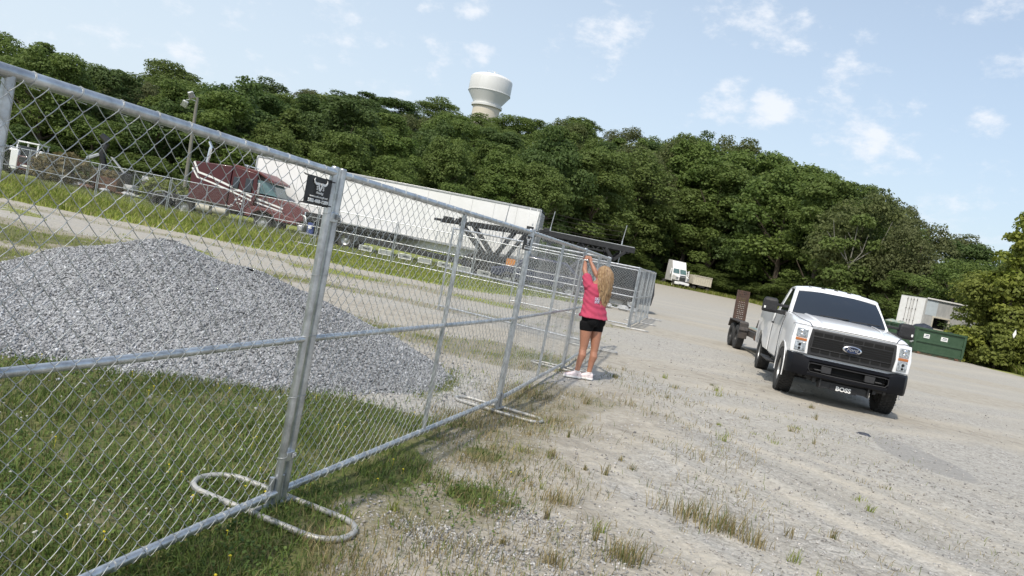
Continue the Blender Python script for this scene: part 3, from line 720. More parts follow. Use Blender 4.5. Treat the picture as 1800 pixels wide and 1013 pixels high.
# bases: bent tube loops lying on the ground, stub up into the posts
def fence_base(x, y, rz, lab, L=.98, Wd=.25, tilt=0.0, m=None):
    r = empty('fence_stand', (x, y, float(H(x, y)) + .026), rz, lab, 'fence base', 'tube bases under the fence posts')
    B = MB(); q = Wd / 2; pts = []
    for cx, sg in ((L / 2 - q, 1), (-L / 2 + q, -1)):
        for a in np.linspace(-pi / 2, pi / 2, 9):
            pts.append((cx + sg * q * cos(a), sg * q * sin(a), .004 * sg))
    B.tube(pts, .0168, 10, False, closed=True); B.build('loop', m or M_primer, r, smooth=60, fixn=False)
    B = MB(); B.cyl((0, -q, .004), (0, q, .004), .015, 10); B.build('cross_bar', M_primer, r, smooth=60)
    B = MB(); B.cyl((-.0, -.037, 0), (0, -.037, .16), .0155, 10); B.cyl((0, .037, 0), (0, .037, .16), .0155, 10); B.build('stub', M_galv, r, smooth=60)
    return r
fence_base(-1.03, 3.77, angs[1] - pi / 2 - R(6), 'tube base under the nearest post pair, in the green grass', 1.02, .31)
fence_base(.10, 7.25, angs[1] - pi / 2 - R(8), 'tube base under the second post pair, on dry grass', .98, .24)
fence_base(.98, 10.76, angs[2] - pi / 2 - R(4), 'tube base just behind the woman\'s shoes', .98, .24)
fence_base(1.83, 14.38, angs[3] - pi / 2 - R(4), 'tube base on bare gravel behind the woman\'s calves', .98, .24)
fence_base(3.70, 21.55, -R(14), 'tube base at the near foot of the edge on panels', 1.1, .24)
fence_base(4.60, 25.1, -R(14), 'tube base under the middle of the edge on panels', 1.1, .24)
fence_base(5.53, 28.68, -R(14), 'tube base at the far foot of the edge on panels', 1.1, .24)

# signs zip-tied inside the top of the panels
def fence_sign(i, s_from, lab):
    a = Vector(P[i]); b = Vector(P[i + 1]); u = (b - a).normalized(); n = Vector((u.y, -u.x))
    p = b - u * s_from + n * .042
    r = empty('company_sign', (p.x, p.y, 1.712), math.atan2(u.y, u.x), lab, 'sign', 'black company signs tied to the fence')
    w, h = .215, .140
    B = MB(); rings = []
    nx = 9
    for k in range(nx):
        x = -w / 2 + w * k / (nx - 1); yy = -.006 * sin(k * .9) - .004
        rings.append([(x, yy, -h / 2), (x, yy - .0, h / 2), (x, yy + .003, h / 2), (x, yy + .003, -h / 2)])
    B.loft(rings); B.build('board', M_signk, r, smooth=40)
    rot = (pi / 2, 0, 0); f = -.0125
    # long-horned skull emblem
    B = MB(); fr = -.0155
    def strokes(cl):
        rings = []
        for i2, (x, z, t2) in enumerate(cl):
            a2 = Vector(cl[max(i2 - 1, 0)][:2]); b2 = Vector(cl[min(i2 + 1, len(cl) - 1)][:2]); q2 = (b2 - a2).normalized(); n2 = Vector((-q2.y, q2.x)) * t2 / 2
            rings.append([(x + n2.x, fr, z + n2.y), (x - n2.x, fr, z - n2.y), (x - n2.x, fr + .003, z - n2.y), (x + n2.x, fr + .003, z + n2.y)])
        B.loft(rings)
    for sg in (1, -1):
        strokes([(sg * .004, .036, .010), (sg * .020, .036, .012), (sg * .040, .034, .011), (sg * .054, .040, .009), (sg * .060, .050, .006), (sg * .056, .060, .002)])
        strokes([(sg * .016, .034, .010), (sg * .010, .018, .010), (sg * .002, .002, .008)])
    B.build('horn_emblem', M_letter, r)
    text_mesh('S', .028, 'letter', M_letter, r, (-.028, f - .003, .014), rot)
    text_mesh('S', .028, 'letter', M_letter, r, (.028, f - .003, .014), rot)
    text_mesh('Fencing', .017, 'name_text', M_letter, r, (0, f - .003, -.008), rot, shear=.3, sx=1.2)
    text_mesh('www.svsfencingllc.net', .0135, 'web_text', M_letter, r, (0, f - .003, -.028), rot, sx=1.35)
    text_mesh('502-468-1209', .0235, 'phone_text', M_letter, r, (0, f - .003, -.050), rot, bold=.0007, sx=1.38)
    B = MB()
    for sx in (-1, 1):
        for sz in (-1, 1):
            c = Vector((sx * (w / 2 - .008), -.004, sz * (h / 2 - .008))); B.tube([c + Vector((0, -.01, 0)), c + Vector((sx * .012, .012, sz * .004)), c + Vector((sx * .004, .03, sz * .012)), c + Vector((0, -.01, .002))], .0018, 5)
            B.box(c + Vector((sx * .012, -.012, 0)), (.018, .008, .006))
    B.build('zip_ties', M_black, r)
    return r
fence_sign(0, .235, 'black sign with horn emblem and phone number, on the nearest fence panel')
fence_sign(1, .25, 'black sign on the second fence panel, seen nearly edge on')

# ------------------------------------------------------------------ gravel pile: shaped mound under loose stones
def pile_h(x, y):
    w = .05 * wob(x, y, 1.6, 3) + .02 * wob(x, y, 4, 1)
    def cone(cx, cy, hh, rx, ry, ang=0, p=1.25):
        dx, dy = x - cx, y - cy; ca, sa = cos(ang), sin(ang); u = (dx * ca + dy * sa) / rx; v = (-dx * sa + dy * ca) / ry
        q = np.sqrt(u * u + v * v) + w * .8
        return hh * (1 - q ** p)
    k = [cone(-3.98, 8.3, 1.07, 2.55, 2.65), cone(-4.5, 8.2, .50, 1.8, 2.3), cone(-3.0, 8.3, .84, 2.6, 2.3), cone(-2.05, 8.0, .48, 1.55, 1.4, 0, 1.1), cone(-5.9, 7.8, .08, 1.8, 1.9)]
    a = np.array(k); s = .10
    z = s * np.log(np.exp(np.clip(a / s, -40, 40)).sum(0)) - .10
    return z + .02 * wob(x, y, 2.4, 5)
nx, ny = 300, 190
gx = np.linspace(-10.5, .2, nx); gy = np.linspace(4.6, 12.2, ny); GX, GY = np.meshgrid(gx, gy); PZ = pile_h(GX, GY); GZ = np.maximum(PZ, -.06) + H(GX, GY)
V = np.stack([GX, GY, GZ], -1).reshape(-1, 3); ii = np.arange(ny - 1)[:, None] * nx + np.arange(nx - 1)[None, :]
F = np.stack([ii, ii + 1, ii + nx + 1, ii + nx], -1).reshape(-1, 4); keep = (PZ.reshape(-1)[F] > -.05).any(1); F = F[keep]
M_pile = mat('crushed stone bed', (.17, .175, .18), .9, 0, col2=(.36, .365, .375), scale=26, bump=1.0, bscale=34)
pile = np_mesh('gravel_pile', V, F, M_pile, smooth=True); tag(pile, 'mound of loose grey crushed stone behind the near fence', 'gravel pile')
M_stone = bpy.data.materials.new('crushed stone'); M_stone.use_nodes = True
_b = M_stone.node_tree.nodes['Principled BSDF']; _b.inputs['Roughness'].default_value = .85
_a = M_stone.node_tree.nodes.new('ShaderNodeAttribute'); _a.attribute_name = 'tint'; M_stone.node_tree.links.new(_a.outputs['Color'], _b.inputs['Base Color'])
def stones(name, P0, size, cols, rs, parent=None, sink=.3):
    n = len(P0)
    oc = np.array([(1, 0, 0), (-1, 0, 0), (0, 1, 0), (0, -1, 0), (0, 0, 1), (0, 0, -1)], float); of = np.array([(0, 2, 4), (2, 1, 4), (1, 3, 4), (3, 0, 4), (2, 0, 5), (1, 2, 5), (3, 1, 5), (0, 3, 5)])
    base = oc[None] * (1 + rs.normal(size=(n, 6, 1)) * .18) + rs.normal(size=(n, 6, 3)) * .22
    sc = size[:, None, None] * np.stack([.8 + .5 * rs.random(n), .6 + .4 * rs.random(n), .4 + .35 * rs.random(n)], -1)[:, None, :]
    q = rs.normal(size=(n, 4)); q[:, 1:3] *= .45; q /= np.linalg.norm(q, axis=1)[:, None]; w, x, y, z = q.T
    Rm = np.stack([1 - 2 * (y * y + z * z), 2 * (x * y - z * w), 2 * (x * z + y * w), 2 * (x * y + z * w), 1 - 2 * (x * x + z * z), 2 * (y * z - x * w), 2 * (x * z - y * w), 2 * (y * z + x * w), 1 - 2 * (x * x + y * y)], -1).reshape(n, 3, 3)
    V = np.einsum('nij,nkj->nki', Rm, base * sc) + P0[:, None, :] + np.array([0, 0, 1.]) * (size * (.5 - sink))[:, None, None]
    F = (of[None] + (np.arange(n) * 6)[:, None, None]).reshape(-1, 3)
    C = np.repeat(np.concatenate([cols, np.ones((n, 1))], 1), 6, axis=0)
    return np_mesh(name, V.reshape(-1, 3), F, M_stone, parent, ('tint', C))
rs = np.random.default_rng(21)
def sample_pile(n, front=True):
    x = rs.uniform(-9.5, .1, n * 3); y = 4.9 + (12.0 - 4.9) * rs.random(n * 3) ** 1.3
    z = pile_h(x, y); e = .12
    ok = (z > -.03 - .0) & (z < 5); x, y, z = x[ok], y[ok], z[ok]
    return x[:n], y[:n], z[:n]
x, y, z = sample_pile(92000)
tone = np.clip(.28 + .115 * rs.normal(size=len(x)), .08, .60); tone = tone * (1 + .16 * wob(x, y, .9, 13)); cols = np.stack([tone * .975, tone, tone * 1.035], -1)
so = stones('loose_stones', np.stack([x, y, z + H(x, y)], -1), .0075 + .0125 * rs.random(len(x)) ** 1.5, cols, rs, pile); tag(so, kind='stuff')
xb, yb, zb_ = sample_pile(900); tb = np.clip(.30 + .12 * rs.normal(size=len(xb)), .1, .6); keepb = rs.random(len(xb)) < np.exp(-np.clip(zb_, 0, 2) * 2.2)
so = stones('coarse_stones', np.stack([xb, yb, zb_ + H(xb, yb)], -1)[keepb], (.014 + .012 * rs.random(len(xb)))[keepb], np.stack([tb, tb, tb * 1.02], -1)[keepb], rs, pile, sink=.1); tag(so, kind='stuff')
# stones that rolled off the toe
n = 3600; ang = rs.random(n) * 2 * pi; x = rs.uniform(-8, .5, n * 4); y = rs.uniform(4.3, 11.5, n * 4); z = pile_h(x, y); ok = (z < -.0) & (z > -.32) & (rs.random(len(x)) < np.exp(z * 9)); x, y = x[ok][:n], y[ok][:n]
tone = np.clip(.28 + .15 * rs.normal(size=len(x)), .07, .6); so = stones('spilled_stones', np.stack([x, y, H(x, y)], -1), .009 + .014 * rs.random(len(x)), np.stack([tone, tone, tone * 1.03], -1), rs); tag(so, kind='stuff')
# loose stones over the lot
def lot(n, r0, r1, s0, s1):
    az = np.radians(rs.uniform(-42, 44, n)); r = r0 * (r1 / r0) ** rs.random(n); x, y = r * np.sin(az), r * np.cos(az)
    g, d, s = zones(x, y); keep = (g < .35) & (pile_h(x, y) < 0) & (rs.random(n) < 1.05 - .72 * s - .4 * d); x, y = x[keep], y[keep]
    tone = np.clip(.36 + .09 * rs.normal(size=len(x)), .14, .62); warm = .04 + rs.random(len(x)) * .10
    return stones('loose_gravel', np.stack([x, y, H(x, y)], -1), (s0 + (s1 - s0) * rs.random(len(x)) ** 2.2) * (1 + r[keep] * .035), np.stack([tone, tone * (1 - warm * .5), tone * (1 - warm)], -1), rs, sink=.15)
tag(lot(30000, 2.3, 10, .003, .013), kind='stuff')
tag(lot(8000, 8, 22, .006, .014), kind='stuff')
# thin straw and weeds spreading out over the sandy strip
n = 70000; y = 2.8 * (11.5 / 2.8) ** rs.random(n); x = fence_x(y) + .6 + rs.random(n) ** 1.25 * 4.4; w_ = np.clip(wob(x, y, 2.7, 31) * .8 + wob(x, y, .8, 15) * .6 - .02, 0, 1)
keep = rs.random(n) < w_ * .55 * np.clip(1.25 - (x - fence_x(y)) / 5, .1, 1); SPREAD = (x[keep], y[keep])
# pale rubble on the bare patches right of the nearest base
n = 4200; cx = [(.05, 3.75, .35), (.45, 3.75, .5), (.8, 4.15, .4), (1.0, 3.6, .35), (-.22, 3.86, .25), (.35, 4.4, .3)]
c = rs.integers(0, 6, n); cc = np.array(cx)[c]; x = cc[:, 0] + rs.normal(size=n) * cc[:, 2] * .5; y = cc[:, 1] + rs.normal(size=n) * cc[:, 2] * .35
tone = np.clip(.34 + .13 * rs.normal(size=n), .12, .62); tag(stones('rubble', np.stack([x, y, H(x, y)], -1), .003 + .011 * rs.random(n) ** 1.8, np.stack([tone, tone * .98, tone * .94], -1), rs, sink=.1), kind='stuff')

# ------------------------------------------------------------------ grass
def blade_material():
    m = bpy.data.materials.new('grass blades'); m.use_nodes = True; nt = m.node_tree; b = nt.nodes['Principled BSDF']; L = nt.links.new
    a = nt.nodes.new('ShaderNodeAttribute'); a.attribute_name = 'tint'; L(a.outputs['Color'], b.inputs['Base Color']); b.inputs['Roughness'].default_value = .6; b.inputs['Specular IOR Level'].default_value = .25
    tr = nt.nodes.new('ShaderNodeBsdfTranslucent'); L(a.outputs['Color'], tr.inputs[0]); ms = nt.nodes.new('ShaderNodeMixShader'); ms.inputs[0].default_value = .28
    L(b.outputs[0], ms.inputs[1]); L(tr.outputs[0], ms.inputs[2]); L(ms.outputs[0], nt.nodes['Material Output'].inputs[0]); return m
M_blade = blade_material()
def blades(name, x, y, ln, wd, col, rs, lean=.5, parent=None, z=None):
    n = len(x); z = H(x, y) if z is None else z
    a = rs.random(n) * 2 * pi; dx, dy = np.cos(a), np.sin(a); la = rs.random(n) * 2 * pi; lx, ly = np.cos(la), np.sin(la); k = lean * (.3 + rs.random(n)) * ln
    P0 = np.stack([x, y, z - .01], -1); side = np.stack([dx, dy, 0 * x], -1) * (wd / 2)[:, None]; ld = np.stack([lx, ly, 0 * x], -1)
    mid = P0 + ld * (k * .35)[:, None] + np.array([0, 0, 1.]) * (ln * .58)[:, None]; tip = P0 + ld * k[:, None] + np.array([0, 0, 1.]) * (ln * np.sqrt(np.maximum(1 - (k / ln) ** 2 * .6, .2)))[:, None]
    V = np.stack([P0 - side, P0 + side, mid + side * .75, mid - side * .75, tip], 1).reshape(-1, 3); b = np.arange(n)[:, None] * 5
    F = np.concatenate([b + np.array([[0, 1, 2]]), b + np.array([[0, 2, 3]]), b + np.array([[3, 2, 4]])])
    C = np.repeat(np.concatenate([col, np.ones((n, 1))], 1), 5, axis=0)
    return np_mesh(name, V, F, M_blade, parent, ('tint', C))
def gcols(n, rs, kind='green'):
    u = rs.random(n)[:, None]; v = rs.random(n)[:, None]
    if kind == 'green': c = (1 - u) * np.array([.064, .112, .024]) + u * np.array([.180, .235, .060]); return np.where(v < .20, np.array([.23, .21, .09]) * (.7 + .5 * u), c)
    if kind == 'field': c = (1 - u) * np.array([.14, .20, .030]) + u * np.array([.34, .37, .080]); return np.where(v < .2, np.array([.33, .31, .14]) * (.7 + .5 * u), c)
    if kind == 'dry': c = (1 - u) * np.array([.19, .155, .075]) + u * np.array([.42, .345, .18]); return np.where(v < .22, np.array([.11, .14, .04]) * (.8 + .5 * u), c)
# lawn at the near fence, denser close to the camera
n = 190000; az = np.radians(rs.uniform(-44, 22, n)); r = 2.2 * (10.5 / 2.2) ** rs.random(n); x, y = r * np.sin(az), r * np.cos(az)
g, d, s = zones(x, y); clump = .5 + .5 * wob(x, y, 3.2, 7); keep = (rs.random(n) < g ** 1.3 * (.15 + .85 * clump)) & (pile_h(x, y) < .02)
x, y, r, clump = x[keep], y[keep], r[keep], clump[keep]; ln = (.025 + .05 * rs.random(len(x)) + .05 * clump ** 2 * rs.random(len(x))) * (1 + .03 * r)
tag(blades('grass', x, y, ln, .0035 + .0035 * rs.random(len(x)) + r * .0003, gcols(len(x), rs) * (.8 + .35 * (.5 + .5 * wob(x, y, 1.2, 9)))[:, None], rs, .8), kind='stuff')
print('lawn blades', len(x))
# clover-like broad leaves low down
n = 60000; az = np.radians(rs.uniform(-44, 20, n)); r = 2.2 * (8.0 / 2.2) ** rs.random(n); x, y = r * np.sin(az), r * np.cos(az); g, d, s = zones(x, y)
keep = (rs.random(n) < g * np.clip(.3 + .9 * wob(x, y, 2.1, 12), 0, 1)) & (pile_h(x, y) < 0); x, y = x[keep], y[keep]; n = len(x)
nr = rs.normal(size=(n, 3)) * .5 + np.array([0, 0, 1]); nr /= np.linalg.norm(nr, axis=1)[:, None]; a = np.cross(nr, rs.normal(size=(n, 3))); a /= np.linalg.norm(a, axis=1)[:, None]; b2 = np.cross(nr, a)
sz = (.006 + .008 * rs.random(n))[:, None]; Pc = np.stack([x, y, H(x, y) + .01 + .035 * rs.random(n)], -1)
V = np.stack([Pc - a * sz, Pc - b2 * sz * .8, Pc + a * sz, Pc + b2 * sz * .8], 1).reshape(-1, 3); u = rs.random(n)[:, None]
col = (1 - u) * np.array([.052, .100, .026]) + u * np.array([.14, .20, .050]); C = np.repeat(np.concatenate([col, np.ones((n, 1))], 1), 4, axis=0)
tag(np_mesh('clover', V, np.arange(4 * n).reshape(-1, 4), M_blade, attr=('tint', C)), kind='stuff')
# field grass round the parked trailers (tall, yellow green)
n = 80000; y = rs.uniform(23.5, 41, n); x = rs.uniform(-34, 5, n); g, d, s = zones(x, y); keep = (rs.random(n) < g) & (x > -.85 * y); x, y = x[keep], y[keep]
tag(blades('field_grass', x, y, (.16 + .42 * rs.random(len(x)) * np.clip((y - 24) / 9, .25, 1)) * np.where(x > -10, .38, 1), .022 + .03 * rs.random(len(x)), gcols(len(x), rs, 'field') * (.75 + .4 * (.5 + .5 * wob(x, y, .5, 2)))[:, None], rs, .6), kind='stuff')
# verge at the foot of the wood
n = 60000; t = rs.uniform(-.1, .76, n); y = y_edge(t) - rs.random(n) * 10 * np.where(t > .5, .25, 1) + 1; x = t * y; g, d, s = zones(x, y); keep = (rs.random(n) < g * (y > 30)); x, y = x[keep], y[keep]
tag(blades('verge_grass', x, y, .2 + .5 * rs.random(len(x)), .04 + .05 * rs.random(len(x)), gcols(len(x), rs, 'field') * .8, rs, .6), kind='stuff')
# streaky growth between pile and trailers
n = 60000; y = 8.5 * (24 / 8.5) ** rs.random(n); x = rs.uniform(-.8, .25, n) * y; g, d, s = zones(x, y); keep = (rs.random(n) < np.maximum(g, d * .35) * .8) & (x < fence_x(y) + .2) & (pile_h(x, y) < 0); x, y = x[keep], y[keep]
tag(blades('sparse_grass', x, y, .03 + .07 * rs.random(len(x)), .006 + y * .0005, gcols(len(x), rs, 'field') * .95, rs, .8), kind='stuff')
# dry fringe right of the fence
n = 150000; y = 2.4 * (12 / 2.4) ** rs.random(n); x = fence_x(y) + rs.uniform(-.5, 2.8, n); g, d, s = zones(x, y); cl_ = np.clip(.25 + wob(x, y, 2.3, 20), 0, 1)
keep = (rs.random(n) < np.maximum(d, .10) * cl_ ** 1.2 * .8) & (g < .7); x, y = x[keep], y[keep]
tag(blades('dry_grass', x, y, .03 + .10 * rs.random(len(x)) ** 1.4, .0028 + y * .0004, gcols(len(x), rs, 'dry'), rs, .7), kind='stuff')
x, y = SPREAD; tag(blades('sparse_weeds', x, y, .018 + .07 * rs.random(len(x)) ** 1.8, .0026 + y * .0004, np.where(rs.random((len(x), 1)) < .3, gcols(len(x), rs, 'field') * .8, gcols(len(x), rs, 'dry')), rs, .9), kind='stuff')
# upright tufts standing in the sandy strip: each its own plant
rt2 = random.Random(9)
TUFTS = [(1.72, 4.93, .17, 220, .24), (1.52, 5.10, .15, 130, .18), (1.92, 4.75, .12, 80, .12), (.93, 4.05, .15, 150, .13), (.60, 4.86, .12, 100, .12), (.50, 3.75, .12, 60, .08), (1.05, 3.55, .10, 50, .08)]
for i in range(64):
    y = 3.4 * (12.5 / 3.4) ** rt2.random(); dd = .35 + 3.9 * rt2.random() ** 1.2 * min(1, .5 + y / 14); TUFTS.append((float(fence_x(y)) + dd, y, rt2.uniform(.045, .13), rt2.randint(10, 34), rt2.uniform(.02, .08)))
for i, (x, y, h, k, w) in enumerate(TUFTS):
    kk = k; px = x + rs.normal(size=kk) * w * .5; py = y + rs.normal(size=kk) * w * .35; green = rt2.random() < .35 and i > 6
    col = gcols(kk, rs, 'field' if green else 'dry'); 
    o = blades('grass_tuft', px - x, py - y, h * (.45 + .75 * rs.random(kk)), np.full(kk, .0035 + y * .0004), col, rs, .45, z=np.zeros(kk)); o.location = (x, y, float(H(x, y)) + .004)
    if i == 0: lb = 'largest straw and green grass clump in the sandy strip, lower right of the nearest base'
    elif i == 3: lb = 'bleached straw clump at the bottom edge of the photo'
    elif i == 4: lb = 'straw clump right of the green grass, between the first two fence bases'
    else:
        dd = x - float(fence_x(y)); sz_ = 'tiny' if h < .07 else 'small' if h < .10 else 'taller'
        lb = sz_ + (' green tuft' if green else ' dry straw tuft') + (' close along the fence' if dd < 1.3 else ' on the sandy strip' if dd < 2.8 else ' out on the gravel') + (', level with the nearest base' if y < 5.3 else ', level with the second base' if y < 8.5 else ', level with the woman')
    tag(o, lb, 'grass tuft', 'grass tufts dotted over the sandy strip' if i not in (0, 3, 4) else None)
# flowers in the lawn
def flowers(name, pts, col, r, hh):
    B = MB()
    for x, y in pts:
        z = float(H(x, y)); h = hh * rt2.uniform(.6, 1.2); rr = r * rt2.uniform(.7, 1.2)
        B.tube([(x, y, z), (x + .004, y, z + h)], .0012, 3, False)
        for a in range(5):
            c = (x + rr * .55 * cos(a * 1.257), y + rr * .55 * sin(a * 1.257), z + h); B.box(c, (rr * .9, rr * .9, rr * .5), rz=a)
        B.box((x, y, z + h + rr * .3), (rr, rr, rr * .7))
    o = B.build(name, mat(name, col, .7)); tag(o, kind='stuff')
wp = []; yp = []
while len(wp) < 110:
    r = 2.3 * (7 / 2.3) ** rt2.random(); a = R(rt2.uniform(-42, 8)); x, y = r * sin(a), r * cos(a); g, d, s = zones(np.array([x]), np.array([y]))
    if g[0] > .6 and x < fence_x(y) - .1 and wob(x, y, 1.1, 5) > -.25: wp.append((x, y))
while len(yp) < 70:
    r = 2.3 * (7 / 2.3) ** rt2.random(); a = R(rt2.uniform(-42, 14)); x, y = r * sin(a), r * cos(a); g, d, s = zones(np.array([x]), np.array([y]))
    if g[0] > .5: yp.append((x, y))
flowers('white_clover_flowers', wp, (.56, .55, .48), .0062, .05)
flowers('yellow_flowers', yp, (.70, .58, .04), .0055, .07)
# ------------------------------------------------------------------ wheels
def wheel(parent, c, r, w, m_rim=M_alu, face=1, name='wheel', hub=.55, tread=True, spokes=0):
    """tyre + rim, axle along local X; face=+1 rim faces +X"""
    e = bpy.data.objects.new(name, None); COL.objects.link(e); e.parent = parent; e.location = c; e.empty_display_size = .1
    B = MB(); rr = r * hub
    B.lathe([(rr, -w * .42), (rr * 1.12, -w * .47), (r * .86, -w * .5), (r * .965, -w * .43), (r * .995, -w * .28), (r, 0), (r * .995, w * .28), (r * .965, w * .43), (r * .86, w * .5), (rr * 1.12, w * .47), (rr, w * .42), (rr, -w * .42)], 40, axis='X')
    if tread:
        for i in range(44):
            a = 2 * pi * i / 44
            for sx in (-.36, -.12, .12, .36):
                a2 = a + (.07 if sx in (-.12, .36) else 0); B.box((sx * w, (r + .001) * cos(a2), (r + .001) * sin(a2)), (w * .19, r * .092, .016), rx=a2 + pi / 2 + 0)
    B.build('tyre', M_rubber, e, smooth=40)
    B = MB(); f = face
    B.lathe([(rr, -w * .4 * f), (rr * .98, w * .36 * f), (rr * .9, w * .34 * f), (rr * .84, w * .14 * f), (rr * .45, w * .08 * f), (rr * .38, w * .30 * f), (.001, w * .33 * f)], 28, axis='X')
    for i in range(8):
        a = 2 * pi * i / 8; B.cyl((w * .08 * f, rr * .62 * cos(a), rr * .62 * sin(a)), (w * .16 * f, rr * .62 * cos(a), rr * .62 * sin(a)), rr * .09, 6)
    B.build('rim', m_rim, e, smooth=40)
    return e

# ------------------------------------------------------------------ white pickup
pk = empty('pickup_truck', (6.27, 13.50, .0), R(-13.0), 'white heavy duty pickup with black bumper and grille, hitched to a trailer', 'pickup truck')
TR = .41
def sec(y, ztop, zbot, whalf, wtop, crown=.02, sh=.10):
    """half section outline from bottom centre out and up to the top centre, mirrored"""
    h = [(0, zbot), (whalf * .93, zbot), (whalf * .985, zbot + .10), (whalf, zbot + (ztop - zbot) * .45), (whalf * .985, zbot + (ztop - zbot) * .72), (whalf * .955, ztop - sh * .9), (wtop + .03, ztop - sh * .28), (wtop * .93, ztop - .004), (wtop * .5, ztop + crown * .7), (0, ztop + crown)]
    return [(x, y, z) for x, z in h] + [(-x, y, z) for x, z in reversed(h[1:-1])]
B = MB()
B.loft([sec(-.80, 1.325, .62, .96, .84, .015, .06), sec(-.74, 1.375, .60, .985, .86, .02, .08), (sec(-.45, 1.425, .56, 1.00, .87, .03)), sec(0, 1.465, .52, 1.01, .88, .035), sec(.45, 1.495, .50, 1.01, .90, .03), sec(.72, 1.51, .50, 1.01, .93, .02), sec(1.2, 1.50, .50, 1.01, .95, .0), sec(2.32, 1.50, .50, 1.01, .95, .0)])
body = B.build('body', M_white, pk, smooth=40)
cs = []
for y in (0,):
    for sx in (1, -1):
        c = MB(); c.cyl((sx * .62, y, .42), (sx * 1.2, y, .42), .525, 36); cs.append(c)
cut(body, cs)
body.data.materials.clear(); body.data.materials.append(M_white); shade(body, 35)
bvm = body.modifiers.new('e', 'BEVEL'); bvm.width = .008; bvm.segments = 2; bvm.limit_method = 'ANGLE'; bvm.angle_limit = R(40)
# hood raised centre and creases
B = MB()
for sx in (1, -1):
    B = MB(); rings = []
    for y, xo, z in ((-.70, .50, 1.398), (-.2, .55, 1.472), (.3, .58, 1.508), (.66, .60, 1.522)):
        rings.append([(sx * (xo - .012), y, z + .002), (sx * xo, y, z + .012), (sx * (xo + .03), y, z + .010), (sx * (xo + .06), y, z - .012)])
    B.loft(rings); B.build('hood_crease', M_white, body, smooth=60)
for sx in (1, -1):
    B = MB(); B.tube([(sx * .70, -.815, 1.335), (sx * .74, -.76, 1.392), (sx * .865, -.45, 1.428), (sx * .885, .0, 1.462), (sx * .90, .45, 1.490), (sx * .93, .70, 1.505)], .006, 5); B.build('hood_gap', M_black, body, fixn=False)
    B = MB(); B.tube([(sx * .70, -.835, 1.325), (sx * .80, -.815, 1.338), (sx * .97, -.745, 1.335), (sx * 1.0, -.66, 1.32)], .006, 5); B.build('lamp_gap', M_black, body, fixn=False)
B = MB(); B.tube([(-.70, -.815, 1.335), (-.35, -.822, 1.343), (0, -.824, 1.345), (.35, -.822, 1.343), (.70, -.815, 1.335)], .006, 5); B.build('hood_lip_gap', M_black, body, fixn=False)
# wheel arch lips and dark liners
for sx in (1, -1):
    B = MB(); pts = [(sx * 1.008, .527 * cos(a), .42 + .53 * sin(a)) for a in np.linspace(-.15, pi + .15, 20)]
    B.tube(pts, .010, 8); B.build('wheel_arch', M_white, body, smooth=60)
B = MB(); B.box((0, .02, .70), (1.5, .95, .50)); B.build('wheel_well_liner', M_black, pk)
# box bed
B = MB()
def bsec(y, flare=0): 
    h = [(1.0 + flare * .2, .56), (1.01 + flare, .70), (1.01 + flare, .95), (1.0, 1.16), (.985, 1.40), (.965, 1.43), (.90, 1.43), (.90, .80), (.93, .56)]
    return [(x, y, z) for x, z in h]
for sx in (1, -1):
    rings = [[(sx * x, y, z) for x, y, z in bsec(yy, fl)] for yy, fl in ((2.36, 0), (2.9, 0), (3.1, .03), (3.6, .04), (4.1, .03), (4.3, 0), (4.86, 0))]
    b = MB(); b.loft(rings); bo = b.build('bed_side', M_white, pk, smooth=35)
    c = MB(); c.cyl((sx * .8, 3.60, .42), (sx * 1.2, 3.60, .42), .50, 36); cut(bo, [c]); bo.data.materials.clear(); bo.data.materials.append(M_white); shade(bo, 35)
B.box((0, 4.85, 1.03), (1.86, .06, .80)); B.build('tailgate', M_white, pk, bevel=.01)
B = MB(); B.box((0, 3.6, .82), (1.84, 2.5, .05)); B.box((0, 2.42, 1.1), (1.84, .05, .6)); B.build('bed_floor', M_blackp, pk)
B = MB(); B.box((0, 4.98, .60), (1.9, .16, .16)); B.box((0, 5.1, .48), (.08, .35, .08)); B.build('rear_bumper', M_black, pk, bevel=.02)
# cab upper: pillars, roof and rear wall as a hollow frame; glass set in it
zb, zr = 1.505, 2.015
wb, wr = .945, .775
fb, fr_ = .70, 1.36          # windscreen base and top (y)
rb_, rr_ = 2.30, 2.16
B = MB()
def pill(a, b, w, d, nrm): pass
for sx in (1, -1):
    # A pillar, B pillar as swept boxes
    B.loft([[(sx * (wb - .02), fb - .02, zb - .02), (sx * wb, fb + .10, zb - .02), (sx * (wb - .055), fb + .12, zb - .02), (sx * (wb - .085), fb - .01, zb - .02)],
            [(sx * (wr + .015), fr_ - .02, zr - .02), (sx * (wr + .03), fr_ + .07, zr - .02), (sx * (wr - .03), fr_ + .08, zr - .02), (sx * (wr - .05), fr_ - .01, zr - .02)]])
    B.loft([[(sx * wb, 1.98, zb - .02), (sx * wb, rb_, zb - .02), (sx * (wb - .06), rb_, zb - .02), (sx * (wb - .06), 1.98, zb - .02)],
            [(sx * (wr + .025), 1.96, zr - .02), (sx * (wr + .02), rr_, zr - .02), (sx * (wr - .03), rr_, zr - .02), (sx * (wr - .03), 1.96, zr - .02)]])
B.box((0, 2.26, 1.52), (1.7, .05, .16)); B.box((0, 2.19, 1.94), (1.5, .05, .1))
B.build('cab_pillar_frame', M_white, pk, bevel=.012)
B = MB()
def rsec(y, z, w, cr): return [(-w, y, z - .055), (-w * 1.0, y, z - .02), (-w * .93, y, z + .006), (-w * .6, y, z + cr * .75), (0, y, z + cr), (w * .6, y, z + cr * .75), (w * .93, y, z + .006), (w, y, z - .02), (w, y, z - .055)]
